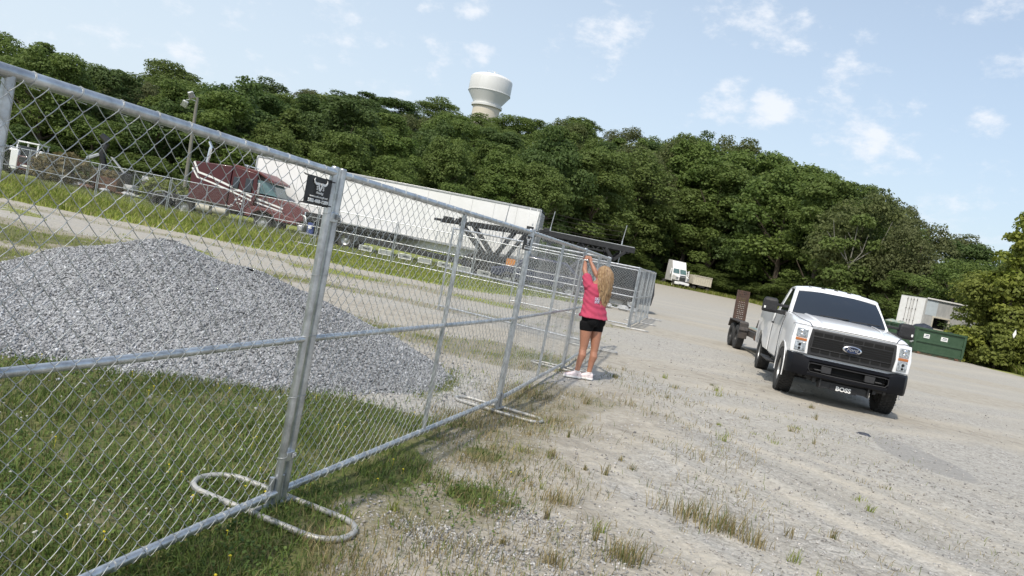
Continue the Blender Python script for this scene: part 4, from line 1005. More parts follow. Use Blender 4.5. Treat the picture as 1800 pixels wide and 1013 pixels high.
B.loft([rsec(fr_ - .06, zr - .03, wr - .0, .02), rsec(fr_ + .02, zr + .018, wr + .02, .055), rsec(fr_ + .35, zr + .035, wr + .03, .075), rsec(1.95, zr + .02, wr + .028, .065), rsec(2.14, zr - .01, wr + .01, .03), rsec(2.19, zr - .04, wr - .02, .01)])
B.build('roof', M_white, pk, smooth=45)
B = MB(); n1, n2 = 14, 8; rows_ = []
for i in range(n2 + 1):
    v = i / n2; y = fb + .00 + (fr_ - fb) * v; z = zb + .01 + (zr - .02 - zb) * v; w = (wb - .075) * (1 - v) + (wr - .045) * v
    rows_.append([(w * (2 * j / n1 - 1), y - .085 * (1 - (2 * j / n1 - 1) ** 2) - .02 * sin(pi * v) + .012, z + .02 * sin(pi * v)) for j in range(n1 + 1)])
B.loft(rows_, closed_ring=False, caps=False); B.build('windscreen', M_tint, pk, smooth=80)
B = MB(); B.box((0, fb - .01, zb - .005), (1.62, .16, .03)); B.build('cowl', M_blackp, pk, bevel=.006)
for sx, x in ((1, -.12), (1, .46)):
    B = MB(); B.tube([(x - .25, fb - .12, zb + .035), (x, fb - .095, zb + .05), (x + .30, fb - .035, zb + .055)], .011, 6); B.build('wiper', M_black, pk)
for sx in (1, -1):
    B = MB(); B.loft([[(sx * (wb - .012), fb + .13, zb), (sx * (wb - .012), 1.99, zb), (sx * (wb - .03), 1.99, zb), (sx * (wb - .03), fb + .13, zb)],
                      [(sx * (wr + .018), fr_ + .09, zr - .05), (sx * (wr + .018), 1.97, zr - .05), (sx * (wr), 1.97, zr - .05), (sx * (wr), fr_ + .09, zr - .05)]])
    B.build('side_window', M_tint, pk)
B = MB(); B.box((0, 2.245, 1.74), (1.42, .02, .36)); B.build('rear_window', M_tint, pk)
B = MB(); B.box((0, 1.5, 1.25), (1.5, 1.3, .5)); B.box((0, 1.95, 1.62), (1.3, .25, .30)); B.build('cab_interior', M_blackp, pk)
for x in (-.52, -.27, -.02, .23, .50):
    B = MB(); z = zr + .085 - .05 * (x / .7) ** 2
    B.loft([[(x - .045, fr_ + .02, z - .02), (x + .045, fr_ + .02, z - .02), (x + .04, fr_ + .12, z - .01), (x - .04, fr_ + .12, z - .01)], [(x - .03, fr_ + .045, z + .012), (x + .03, fr_ + .045, z + .012), (x + .025, fr_ + .10, z + .010), (x - .025, fr_ + .10, z + .010)]])
    B.build('roof_marker_lamp', M_black, pk, bevel=.004)
# doors
for sx in (1, -1):
    d = MB(); x = sx * 1.0135
    d.loft([[(x, .80, .56), (x, 2.02, .56), (x * .99, 2.02, .565), (x * .99, .80, .565)], [(x + sx * .004, .78, .80), (x + sx * .004, 2.04, .80), (x - sx * .01, 2.04, .80), (x - sx * .01, .78, .80)], [(x + sx * .003, .74, 1.12), (x + sx * .003, 2.04, 1.12), (x - sx * .012, 2.04, 1.12), (x - sx * .012, .74, 1.12)], [(sx * .975, .74, 1.40), (sx * .975, 2.03, 1.40), (sx * .95, 2.03, 1.40), (sx * .95, .74, 1.40)]])
    dd = d.build('door', M_white, pk, bevel=.006)
    B = MB(); B.box((x + sx * .03, 1.88, 1.20), (.03, .19, .035)); B.build('handle', M_blackp, dd, bevel=.006)
    B = MB(); B.tube([(x + sx * .006, .70, .50), (x + sx * .008, .705, 1.1), (sx * .975, .72, 1.42)], .006, 5); B.tube([(x + sx * .002, 2.07, .52), (x + sx * .003, 2.07, 1.1), (sx * .975, 2.06, 1.42)], .006, 5); B.build('door_gap', M_black, pk)
    B = MB(); B.loft([[(sx * .93, .95, .44), (sx * 1.12, .95, .46), (sx * 1.12, .95, .42), (sx * .93, .95, .40)], [(sx * .93, 2.2, .44), (sx * 1.12, 2.2, .46), (sx * 1.12, 2.2, .42), (sx * .93, 2.2, .40)]]); B.build('side_step', M_blackp, pk, bevel=.01)
    # tow mirror: arm + tall head, small marker lens
    mr = MB(); mr.loft([[(sx * .93, .90, 1.40), (sx * .93, .98, 1.40), (sx * .93, .98, 1.50), (sx * .93, .90, 1.50)], [(sx * 1.20, .88, 1.42), (sx * 1.20, .94, 1.42), (sx * 1.20, .94, 1.48), (sx * 1.20, .88, 1.48)]])
    mr.loft([[(sx * .93, .90, 1.56), (sx * .93, .97, 1.56), (sx * .93, .97, 1.62), (sx * .93, .90, 1.62)], [(sx * 1.20, .88, 1.56), (sx * 1.20, .93, 1.56), (sx * 1.20, .93, 1.61), (sx * 1.20, .88, 1.61)]])
    mo = mr.build('mirror_arm', M_blackp, pk, bevel=.01)
    B = MB(); xs_ = (1.15, 1.18, 1.39, 1.42)
    B.loft([[(sx * xs_[0], .84, 1.41), (sx * xs_[3], .86, 1.41), (sx * xs_[3], .96, 1.41), (sx * xs_[0], .98, 1.41)], [(sx * (xs_[0] - .01), .80, 1.45), (sx * (xs_[3] + .01), .83, 1.45), (sx * (xs_[3] + .01), .97, 1.45), (sx * (xs_[0] - .01), .99, 1.45)],
            [(sx * (xs_[0]), .79, 1.66), (sx * (xs_[3]), .83, 1.66), (sx * xs_[3], .97, 1.66), (sx * xs_[0], .99, 1.66)], [(sx * (xs_[0] + .03), .84, 1.71), (sx * (xs_[3] - .04), .86, 1.71), (sx * (xs_[3] - .04), .96, 1.71), (sx * (xs_[0] + .03), .97, 1.71)]])
    B.build('mirror', M_blackp, mo, bevel=.02)
    B = MB(); B.box((sx * 1.385, .845, 1.50), (.035, .05, .05)); B.build('marker_lens', M_letter, mo, bevel=.005)
# grille: surround, near-black boxes for shade in the openings, bars and posts
gz0, gz1, gw = .845, 1.295, .715
gp = MB(); gf = -.885
gp.loft([[(-gw - .03, gf + .03, gz0 - .02), (gw + .03, gf + .03, gz0 - .02), (gw - .02, gf + .0, gz1 + .005), (-gw + .02, gf + .0, gz1 + .005)], [(-gw - .03, gf + .12, gz0 - .02), (gw + .03, gf + .12, gz0 - .02), (gw - .02, gf + .10, gz1 + .005), (-gw + .02, gf + .10, gz1 + .005)]])
grille = gp.build('grille', M_grille, pk, bevel=.015)
M_void = mat('opening shade', (.004, .004, .004), .9)  # near-black colour stands for the shade inside openings
B = MB()
for z in (1.215, .925):
    for x in [-.585, -.42, -.25, -.083, .083, .25, .42, .585]:
        B.box((x, gf - .004 + .024 * (z < 1), z), (.142, .014, .066))
for z in (1.142, 1.102, 1.062, 1.022, .985):
    for x0, w_ in ((-.40, .50), (.40, .50)): B.box((x0, gf + .0 + (1.25 - z) * .06, z), (w_, .02, .026))
B.build('grille_opening_shade', M_void, grille)
B = MB()
for z in (1.172, .962):
    B.box((0, gf - .008 + (1.25 - z) * .07, z), (1.36, .02, .012))
for x in (-.665, .665): B.box((x, gf + .004, 1.065), (.016, .03, .22))
B.build('grille_bars', M_grille, grille, bevel=.003)
B = MB(); B.lathe([(.001, .0), (.150, .0), (.158, .006), (.158, .02), (.13, .03)], 40, axis='Y')
B.v = [(x, -y, z * .42) for x, y, z in B.v]; eb = B.build('badge_rim', M_chrome, pk, loc=(0, gf - .012, 1.058), smooth=30)
B = MB(); B.lathe([(.001, .0), (.136, .0), (.140, -.006), (.001, -.006)], 40, axis='Y'); B.v = [(x, -y, z * .39) for x, y, z in B.v]; B.build('badge_oval', M_blue, eb, loc=(0, -.004, 0))
text_mesh('Ford', .085, 'badge_script', M_chrome, eb, (0, -.010, .002), (pi / 2, 0, 0), shear=.35, sx=1.15, ext=.003)
# headlamps: white C surround, clear lens stack, amber band
for sx in (1, -1):
    B = MB()
    B.loft([[(sx * .705, -.885, .83), (sx * .99, -.80, .83), (sx * 1.0, -.70, .83), (sx * .70, -.78, .83)], [(sx * .725, -.89, 1.05), (sx * 1.0, -.79, 1.05), (sx * 1.01, -.68, 1.05), (sx * .72, -.78, 1.05)], [(sx * .70, -.875, 1.30), (sx * .965, -.765, 1.315), (sx * .98, -.66, 1.315), (sx * .70, -.77, 1.30)]])
    hs_ = B.build('headlight', M_white, pk, bevel=.012)
    def face_pt(u, z, o=.0):  # on the lamp face
        x0, y0 = .735, -.892; x1, y1 = .965, -.805; return (sx * (x0 + (x1 - x0) * u), y0 + (y1 - y0) * u - o + (z - 1.05) * .05, z)
    def pane(z0, z1, u0, u1, o, m, nm):
        q = MB(); q.loft([[face_pt(u0, z0, o), face_pt(u1, z0, o), face_pt(u1, z1, o), face_pt(u0, z1, o)], [face_pt(u0, z0, o - .02), face_pt(u1, z0, o - .02), face_pt(u1, z1, o - .02), face_pt(u0, z1, o - .02)]]); return q.build(nm, m, hs_, bevel=.006)
    pane(1.115, 1.265, .10, .88, .010, M_lens, 'upper_lens'); pane(1.050, 1.095, .10, .88, .013, M_amber, 'amber_lens'); pane(.875, 1.03, .10, .88, .010, M_lens, 'lower_lens')
    for z, q_ in ((1.215, .034), (1.155, .026), (.975, .03), (.91, .026)):
        c = face_pt(.5, z, .02); B = MB(); B.lathe([(.001, 0), (q_ * .7, .004), (q_, .012), (q_, .02)], 18, axis='Y'); B.build('reflector', M_chrome if z > 1 else M_void, hs_, loc=c, smooth=40)
# bumper
B = MB()
def bs(x, y, z0, z1, d=.22): return [(x, y + d, z0 + .02), (x, y + .03, z0), (x, y, z0 + .05), (x, y - .012, (z0 + z1) / 2), (x, y + .012, z1 - .035), (x, y + .06, z1), (x, y + d, z1)]
XB = [(-1.005, -.68, .12), (-1.0, -.80, .22), (-.93, -.92, .22), (-.8, -.965, .22), (-.66, -.99, .22), (-.35, -1.005, .22), (0, -1.01, .22), (.35, -1.005, .22), (.66, -.99, .22), (.8, -.965, .22), (.93, -.92, .22), (1.0, -.80, .22), (1.005, -.68, .12)]
B.loft([bs(x, y, .455, .815 - .035 * (abs(x) < .7), d) for x, y, d in XB[:5]]); B.loft([bs(x, y, .455, .815 - .035 * (abs(x) < .7), d) for x, y, d in XB[8:]])
B.loft([bs(x, y + .001, .697, .779, d) for x, y, d in XB[4:9]]); B.loft([[(x, y + .2, .456), (x, y + .03, .456), (x, y, .48), (x, y - .004, .52), (x, y + .02, .548), (x, y + .2, .548)] for x, y, d in XB[4:9]])
bum = B.build('front_bumper', M_bumper, pk, smooth=40)
B = MB(); B.box((0, -.888, .625), (1.26, .02, .15)); B.build('lower_intake', M_void, bum)
for x in (-.36, .36):
    B = MB(); B.box((x, -.965, .625), (.17, .07, .125)); B.build('intake_pad', mat('grey plastic pad', (.026, .026, .028), .6) if x < 0 else bpy.data.materials['grey plastic pad'], bum, bevel=.012)
for x in (-.50, .50):
    B = MB(); B.tube([(x - .045, -.90, .60), (x - .045, -1.02, .60), (x + .045, -1.02, .60), (x + .045, -.90, .60)], .014, 8); B.build('tow_hook', M_black, bum, smooth=50)
B = MB(); B.tube([(-.62, -.995, .548), (-.66, -.995, .60), (-.655, -.995, .690), (-.60, -1.0, .700), (0, -1.012, .700), (.60, -1.0, .700), (.655, -.995, .690), (.66, -.995, .60), (.62, -.995, .548), (.3, -1.008, .540), (-.3, -1.008, .540)], .008, 6, False, closed=True); B.build('intake_rim', bpy.data.materials['grey plastic pad'], bum, fixn=False)
# snow plough mount under the bumper
pm = MB(); pm.box((0, -.86, .365), (.86, .05, .12)); pm.box((-.40, -.80, .40), (.03, .26, .22)); pm.box((.40, -.80, .40), (.03, .26, .22)); pm.box((-.50, -.78, .42), (.06, .2, .10)); pm.box((.50, -.78, .42), (.06, .2, .10)); pm.box((0, -.74, .46), (1.3, .10, .10))
pmo = pm.build('plough_mount', M_black, pk, bevel=.006)
B = MB(); B.box((0, -.89, .335), (.44, .012, .095)); B.build('name_plate', M_signk, pmo, bevel=.003)
text_mesh('BOSS', .105, 'plate_text', M_letter, pmo, (0, -.899, .337), (pi / 2, 0, 0), bold=.004, sx=1.05)
for x, z in ((-.62, .47), (-.56, .40), (-.7, .44), (.6, .46), (.68, .42), (.25, .5), (-.2, .5), (.1, .47)):
    B = MB(); B.box((x, -.72, z), (.08, .06, .05), rz=x); B.build('bracket', M_black, pmo, bevel=.004)
B = MB(); B.cyl((-.72, .0, .36), (.72, 0, .36), .05, 12); B.lathe([(.001, -.16), (.13, -.08), (.14, .08), (.001, .16)], 14, c=(.18, 0, .37), axis='X'); B.box((-.42, 2, .52), (.10, 5.4, .14)); B.box((.42, 2, .52), (.10, 5.4, .14)); B.cyl((-.72, 3.6, .40), (.72, 3.6, .40), .055, 12); B.build('chassis', M_black, pk, bevel=.01)
for sx in (1, -1):
    for y in (0, 3.60):
        w_ = wheel(pk, (sx * .885, y, TR), TR, .275, M_alu, sx, hub=.56)

# ------------------------------------------------------------------ equipment trailer behind the pickup
et = empty('equipment_trailer', (8.17, 22.42, 0), R(-6.5), 'low rusty flatbed equipment trailer with one perforated ramp standing up', 'trailer')
# local: -Y towards the pickup; axle group at y=0
for sx in (1, -1):
    for y in (-.44, .44): wheel(et, (sx * 1.0, y, .375), .375, .22, M_black, sx, hub=.5, tread=False)
    fd = MB(); fd.prism([(-.95, .60), (-.82, .83), (.82, .83), (.95, .60), (.95, .64), (.84, .87), (-.84, .87), (-.95, .64)], 'X', sx * .87, sx * 1.13); fd.build('fender', M_trail, et, bevel=.008)
    B = MB(); B.box((sx * .885, 0, .66), (.03, 1.62, .42)); B.box((sx * 1.0, -.90, .60), (.26, .03, .46)); B.build('fender_plate', M_trail, et, bevel=.006)
B = MB()
for x in (-.80, .80): B.box((x, -1.05, .56), (.10, 4.1, .18))
for y in np.arange(-2.9, 1.1, .62): B.box((0, y, .55), (1.5, .07, .10))
B.box((0, -3.12, .56), (1.7, .10, .18)); B.box((0, 1.02, .56), (1.7, .10, .18))
B.loft([[(-.75, -3.1, .50), (-.65, -3.1, .50), (-.65, -3.1, .62), (-.75, -3.1, .62)], [(-.34, -3.95, .48), (-.24, -3.95, .48), (-.24, -3.95, .58), (-.34, -3.95, .58)]])
B.loft([[(.75, -3.1, .50), (.65, -3.1, .50), (.65, -3.1, .62), (.75, -3.1, .62)], [(-.22, -3.95, .48), (-.32, -3.95, .48), (-.32, -3.95, .58), (-.22, -3.95, .58)]])
B.build('chassis', M_trail, et, bevel=.006)
for i in range(9):
    B = MB(); w_ = 1.44 / 9; B.box((-.72 + w_ * (i + .5), -1.05, .672 + .003 * (i % 3)), (w_ - .012, 4.0, .035)); B.build('deck_board', M_deckt if i % 3 else M_wood, et, bevel=.004)
B = MB(); B.box((-.86, -2.6, .52), (.10, 1.0, .14), rz=.03); B.box((-.40, -2.3, .70), (.08, .8, .05), rz=-.3); B.cyl((-.82, -2.9, .40), (-.82, -2.6, .46), .05, 8); B.build('chain_box', M_rust, et, bevel=.01)
rp = MB(); rw = .32
# perforated ramp: tread bars between two rails so daylight shows through
def ramp_pt(x, s, o=0): return (x, 1.05 + .06 * sin(s * 1.2) + .14 * s + o, .60 + 1.18 * s)
nrow = 18; RX = -.80
for k in range(nrow + 1):
    s_ = k / nrow; a = ramp_pt(0, s_); rp.box((RX, a[1], a[2]), (rw, .022, .034 if k % 3 else .05), rx=-.1)
for k in range(7):
    x = RX - rw / 2 + rw * k / 6
    a = ramp_pt(x, 0); b = ramp_pt(x, 1); hw = .015 if 0 < k < 6 else .03; rp.loft([[(x - hw, a[1] - .012, a[2]), (x + hw, a[1] - .012, a[2]), (x + hw, a[1] + .014, a[2]), (x - hw, a[1] + .014, a[2])], [(x - hw, b[1] - .012, b[2]), (x + hw, b[1] - .012, b[2]), (x + hw, b[1] + .014, b[2]), (x - hw, b[1] + .014, b[2])]])
for x in (RX - rw / 2 - .02, RX + rw / 2 + .02):
    a = ramp_pt(x, 0); b = ramp_pt(x, 1.02); rp.loft([[(x - .02, a[1] - .04, a[2]), (x + .02, a[1] - .04, a[2]), (x + .02, a[1] + .05, a[2]), (x - .02, a[1] + .05, a[2])], [(x - .02, b[1] - .04, b[2]), (x + .02, b[1] - .04, b[2]), (x + .02, b[1] + .05, b[2]), (x - .02, b[1] + .05, b[2])]])
rp.build('ramp', M_rampm, et)
B = MB(); B.box((-.14, 1.06, .78), (.14, .06, .34), ry=.15); B.build('ramp_bracket', M_trail, et, bevel=.006)

# ------------------------------------------------------------------ green roll-off dumpster
dp = empty('dumpster', (27.45, 46.0, .20), R(-4), 'green roll-off dumpster filled with rubbish beside the yellow green thicket', 'dumpster')
DW, DL, DH = 3.0, 6.2, 1.70      # end faces the camera; the long side runs back to the left
def side_wall(x0, y0, x1, y1, nrib, name):
    a = Vector((x0, y0)); b = Vector((x1, y1)); u = (b - a).normalized(); nn = Vector((u.y, -u.x)); L_ = (b - a).length; ang = math.atan2(u.y, u.x); c = (a + b) / 2
    q = MB(); q.box((c.x, c.y, DH / 2 + .1), (L_, .04, DH - .2), rz=ang); w = q.build(name, M_green, dp)
    for i in range(nrib + 1):
        p = a + u * (L_ * i / nrib) + nn * .055; r_ = MB(); r_.box((p.x, p.y, DH / 2 + .08), (.09 if 0 < i < nrib else .14, .08, DH - .16), rz=ang); r_.build('rib', M_green, w, bevel=.01)
    r_ = MB(); p = c + nn * .05; r_.box((p.x, p.y, DH - .05), (L_ + .1, .13, .12), rz=ang); r_.build('top_rail', M_green, w, bevel=.012)
    return w, u, nn, a, b
w1, u, nn, a, b = side_wall(-DW / 2, 0, DW / 2, 0, 1, 'end_wall')
for z in (.86, .22):
    r_ = MB(); r_.box((0, -.055, z), (DW - .1, .08, .12)); r_.build('cross_rib', M_green, w1, bevel=.01)
side_wall(-DW / 2 - 2.45, DL * .75, -DW / 2, 0.02, 8, 'long_wall')
side_wall(DW / 2, .02, DW / 2 - 1.9, DL, 6, 'far_wall'); side_wall(DW / 2 - 1.9, DL, -DW / 2 - 2.45, DL * .75, 2, 'back_wall')
B = MB(); B.box((0, .6, .05), (DW, 1.4, .16)); B.loft([[(-DW / 2, .1, -.02), (DW / 2, .1, -.02), (DW / 2, .1, .12), (-DW / 2, .1, .12)], [(-DW / 2 - 2.4, DL * .74, -.02), (DW / 2 - 1.9, DL * .95, -.02), (DW / 2 - 1.9, DL * .95, .12), (-DW / 2 - 2.4, DL * .74, .12)]]); B.build('base', M_greend, dp)
for x in (-1.2, 1.15):
    B = MB(); B.cyl((x - .1, -.12, .06), (x + .1, -.12, .06), .10, 14); B.build('ground_roller', M_rust, dp, smooth=50)
for x, w in ((-.86, .36), (.24, .42)):
    B = MB(); B.box((x, -.028, 1.22), (w, .014, .26)); st = B.build('notice_plate', M_letter, w1)
    B = MB(); B.box((x + .02, -.0365, 1.27), (w * .6, .004, .05)); B.box((x, -.0365, 1.18), (w * .8, .004, .03)); B.build('notice_print', M_blue, st)
B = MB(); B.box((-1.75, -.02, .9), (.10, .12, .5)); B.box((-1.72, -.06, .75), (.2, .06, .09)); B.build('door_latch', M_alu, dp, bevel=.01)
rsx = random.Random(3)
for nm, m, pts in (('tarpaulin', M_tarp, [(-.6, 1.2, 1.75, .75), (.9, .7, 1.62, .6)]), ('bagged_rubbish', M_junk, [(-1.8, 1.8, 1.8, .55), (-2.1, 2.4, 1.85, .5), (-1.3, 1.4, 1.72, .4)])):
    B = MB()
    for (x, y, z, r_) in pts:
        rings = []
        for k in range(7):
            v = k / 6; rr2 = r_ * math.sqrt(max(1 - v * v, .0)) + .02; rings.append([(x + rr2 * cos(a_) * (1 + .18 * sin(3 * a_ + k)) , y + rr2 * sin(a_) * (1 + .2 * cos(2 * a_ + k)), z - .35 + v * r_ * .75 + .05 * sin(4 * a_)) for a_ in np.linspace(0, 2 * pi, 12, endpoint=False)])
        B.loft(rings)
    o = B.build(nm, m, smooth=60); o.parent = None; o.location = dp.location; o.rotation_euler = dp.rotation_euler
    tag(o, {'tarpaulin': 'dark crumpled sheet heaped on the green dumpster', 'bagged_rubbish': 'pale and teal rubbish heaped at the left of the green dumpster'}[nm], 'rubbish')

# ------------------------------------------------------------------ white box trailer behind the dumpster
bt = empty('box_trailer', (30.95, 54.6, .35), R(-2), 'old white box trailer with shaded grey side and open hatch, half hidden by the thicket', 'box trailer')
bw, bl, bh = 2.6, 8.5, 3.85      # local: corner at origin, side runs +X, rear doors run to -X/+Y
E1 = Vector((-.80, 2.3, 0)); zf = 1.0
B = MB(); B.loft([[(0, 0, zf), (bl, .5, zf), (bl + E1.x, .5 + E1.y, zf), (E1.x, E1.y, zf)], [(0, 0, bh), (bl, .5, bh), (bl + E1.x, .5 + E1.y, bh), (E1.x, E1.y, bh)]]); bx = B.build('box_shell', M_boxg, bt)  # white side toned grey, its shade against the brighter doors put in the colour
c = MB(); c.box((1.35, 0, 2.1), (1.15, 1.2, .85)); cut(bx, [c]); bx.data.materials.clear(); bx.data.materials.append(M_boxg)
B = MB(); B.box((1.35, .55, 2.1), (1.3, .06, 1.0)); B.build('hatch_shade', M_void, bt)  # black sheet put inside the open hatch for its shade
B = MB()
for (x, z, w, h) in ((1.35, 2.56, 1.34, .12), (1.35, 1.66, 1.3, .08), (.74, 2.1, .08, .95), (1.98, 2.1, .12, .95)): B.box((x, -.03 + x * .058, z), (w, .06, h))
B.build('hatch_frame', M_cream, bt, bevel=.01)
for (x0, x1, m) in ((.06, .92, M_boxb), ):
    B = MB(); B.loft([[(x0, -.012 + x0 * .059, 2.62), (x1, -.012 + x1 * .059, 2.62), (x1, .0 + x1 * .059, 2.62), (x0, .0 + x0 * .059, 2.62)], [(x0, -.012 + x0 * .059, bh - .12), (x1, -.012 + x1 * .059, bh - .12), (x1, .0 + x1 * .059, bh - .12), (x0, .0 + x0 * .059, bh - .12)]]); B.build('side_panel', m, bt)
B = MB(); B.box((bl / 2, .18, bh + .02), (bl, .1, .10), rz=.0588); B.build('roof_rail', M_boxw, bt)
un = E1.normalized(); nr = Vector((-un.y, un.x, 0)) * 1
if nr.y > 0: nr = -nr
for k in range(2):
    p0 = E1 * (.03 + k * .48) + nr * .02; p1 = E1 * (.49 + k * .48) + nr * .02; q0 = p0 + nr * .04; q1 = p1 + nr * .04
    B = MB(); B.loft([[(p0.x, p0.y, zf + .05), (p1.x, p1.y, zf + .05), (q1.x, q1.y, zf + .05), (q0.x, q0.y, zf + .05)], [(p0.x, p0.y, bh - .05), (p1.x, p1.y, bh - .05), (q1.x, q1.y, bh - .05), (q0.x, q0.y, bh - .05)]]); dr = B.build('rear_door', M_boxw, bt)
    for f in ((.62, .9) if k == 0 else (.1, .38)):
        p = p0 + (p1 - p0) * f + nr * .07; B = MB(); B.cyl((p.x, p.y, zf + .1), (p.x, p.y, bh - .1), .012, 6)
        for z in (1.3, 2.0, 2.9, 3.6): B.box((p.x, p.y, z), (.08, .03, .05))
        B.build('lock_rod', M_trail, dr)
for x in (1.2, 2.3): wheel(bt, (x, .5, .2), .5, .5, M_alu, -1, tread=False)

# ------------------------------------------------------------------ far white tractor facing the camera, and dump trailer
ft = empty('semi_tractor', (24.75, 108, float(H(24.75, 108)) - .02), R(8), 'white semi tractor parked far off at the foot of the wood, facing the camera', 'semi truck')
B = MB(); B.loft([[(-1.05, 0, 1.1), (1.05, 0, 1.1), (1.15, 1.4, 1.1), (-1.15, 1.4, 1.1)], [(-.95, -.15, 1.75), (.95, -.15, 1.75), (1.15, 1.4, 1.9), (-1.15, 1.4, 1.9)], [(-.6, .35, 2.05), (.6, .35, 2.05), (1.12, 1.45, 2.1), (-1.12, 1.45, 2.1)]]); B.build('hood', M_white, ft, bevel=.06)
B = MB(); B.loft([[(-1.2, 1.35, .9), (1.2, 1.35, .9), (1.2, 4.2, .9), (-1.2, 4.2, .9)], [(-1.2, 1.4, 2.1), (1.2, 1.4, 2.1), (1.2, 4.2, 2.1), (-1.2, 4.2, 2.1)], [(-1.1, 1.9, 2.95), (1.1, 1.9, 2.95), (1.2, 4.2, 2.95), (-1.2, 4.2, 2.95)], [(-1.1, 2.6, 4.0), (1.1, 2.6, 4.0), (1.15, 4.2, 4.1), (-1.15, 4.2, 4.1)]]); B.build('cab', M_white, ft, bevel=.05)
for sx in (1, -1):
    B = MB(); B.loft([[(sx * .06, 1.36, 2.14), (sx * 1.06, 1.36, 2.14), (sx * 1.06, 1.42, 2.14), (sx * .06, 1.42, 2.14)], [(sx * .06, 1.80, 2.82), (sx * .98, 1.80, 2.82), (sx * .98, 1.86, 2.82), (sx * .06, 1.86, 2.82)]]); B.build('windscreen', M_glass, ft, bevel=.01)
    B = MB(); B.box((sx * .88, -.10, 1.45), (.34, .12, .36)); B.build('headlight', M_lens, ft, bevel=.04)
    B = MB(); B.box((sx * 1.42, 1.6, 2.35), (.16, .2, .85)); B.cyl((sx * 1.1, 1.7, 2.6), (sx * 1.42, 1.6, 2.6), .03, 6); B.build('mirror', M_white, ft, bevel=.03)
    wheel(ft, (sx * 1.02, .8, .5), .5, .3, M_alu, sx, tread=False); wheel(ft, (sx * .95, 5.3, .5), .5, .55, M_alu, sx, tread=False)
B = MB(); B.box((0, -.08, 1.45), (1.02, .10, .95)); gr = B.build('grille', M_chrome, ft, bevel=.05)
for x in np.linspace(-.42, .42, 8):
    B = MB(); B.box((x, -.145, 1.45), (.055, .03, .82)); B.build('grille_slot', M_black, gr)
B = MB(); B.box((0, -.12, .72), (2.3, .35, .42)); B.build('bumper', M_white, ft, bevel=.08)
B = MB(); B.box((0, -.31, .55), (.9, .03, .16)); B.build('bumper_grille', M_black, ft)
B = MB(); B.box((0, 5.0, .95), (.9, 3.6, .25)); B.build('chassis', M_black, ft)
dt = empty('dump_trailer', (27.9, 108.5, float(H(27.9, 108.5)) - .02), R(6), 'small cream ribbed dump trailer parked right of the far white tractor', 'dump trailer')
B = MB(); B.box((0, 1.8, 1.72), (2.9, 3.6, 1.35)); db = B.build('dump_body', M_cream, dt, bevel=.03)
for i in range(9):
    B = MB(); B.box((-1.4 + i * .35, -.04, 1.72), (.08, .09, 1.30)); B.build('rib', M_cream, db)
B = MB(); B.box((0, -.03, 2.38), (2.96, .12, .10)); B.box((0, -.03, 1.07), (2.96, .12, .10)); B.build('rim_rail', M_cream, db)
B = MB(); B.box((0, 1.8, .85), (1.0, 3.8, .25)); B.build('chassis', M_black, dt)
for sx in (1, -1):
    for y in (.5, 1.7): wheel(dt, (sx * 1.05, y, .48), .48, .5, M_black, sx, tread=False)

# ------------------------------------------------------------------ long white semi trailer
lt = empty('semi_trailer', (-15.35, 40.4, 0), math.atan2(-1.6, 16.15), 'long white box semi trailer parked across the yard before the wooded hill', 'semi trailer')
LL = 16.15
B = MB(); B.box((LL / 2, 1.25, 2.62), (LL - .02, 2.46, 2.80)); B.build('box_body', M_whitet, lt)
nP = 13
for i in range(nP):
    x0 = .03 + (LL - .06) * i / nP; x1 = .03 + (LL - .06) * (i + 1) / nP
    B = MB(); B.box(((x0 + x1) / 2, .0, 2.66), (x1 - x0 - .012, .02, 2.62)); B.build('side_panel', M_whitet, lt, bevel=.003)
B = MB(); B.box((LL / 2, -.01, 4.03), (LL, .06, .10)); B.box((LL / 2, -.012, 1.27), (LL, .07, .15)); B.box((0, -.01, 2.65), (.08, .08, 2.8)); B.box((LL, -.01, 2.65), (.10, .08, 2.8)); B.build('edge_rail', M_alu, lt, bevel=.01)
for i in range(40):
    pass
for k in range(2):
    B = MB(); B.box((LL + .03, .64 + k * 1.22, 2.64), (.05, 1.18, 2.66)); dr = B.build('rear_door', M_boxg, lt, bevel=.01)  # white doors given the grey skin, their end's shade put in the colour
    for f in (.25, .85):
        B = MB(); B.cyl((LL + .08, .1 + k * 1.22 + f, 1.35), (LL + .08, .1 + k * 1.22 + f, 3.9), .02, 6); B.build('lock_rod', M_alu, dr)
B = MB(); B.box((LL + .035, 1.25, 4.0), (.06, 2.4, .14)); B.box((LL + .07, .9, 3.75), (.02, .5, .45)); B.build('door_header', M_blue, lt)
B = MB(); B.box((10.6, .35, .98), (4.9, .05, .42)); B.build('side_skirt', M_whitet, lt, bevel=.01)
B = MB(); B.box((LL / 2, 1.25, 1.12), (LL - 1, .9, .16)); B.box((13.6, 1.25, .92), (3.4, 1.0, .25)); B.build('chassis', M_black, lt)
for x in (3.2,):
    for y in (.4, 2.1):
        B = MB(); B.box((x, y, .68), (.14, .14, .9)); B.box((x, y, .10), (.3, .3, .04)); B.build('landing_leg', M_alu, lt)
for x in (12.9, 14.15):
    for y in (.25, 2.25):
        w_ = wheel(lt, (x, y, .50), .50, .52, M_alu, -1, tread=False); w_.rotation_euler = (0, 0, pi / 2)
B = MB(); B.box((LL, 1.25, .62), (.1, 2.3, .14)); B.box((LL - .1, .4, .85), (.06, .06, .5)); B.box((LL - .1, 2.1, .85), (.06, .06, .5)); B.build('rear_guard', M_white, lt)

# ------------------------------------------------------------------ maroon tractor, side on, nose to the right
mt = empty('semi_tractor', (-13.42, 37.3, 0), R(-3), 'faded maroon sleeper semi tractor with white stripes, standing in tall grass', 'semi truck')
def sx_prism(poly, y0, y1, name, m, parent=mt, bevel=.04):
    B = MB(); B.prism(poly, 'Y', y0, y1); return B.build(name, m, parent, bevel=bevel)
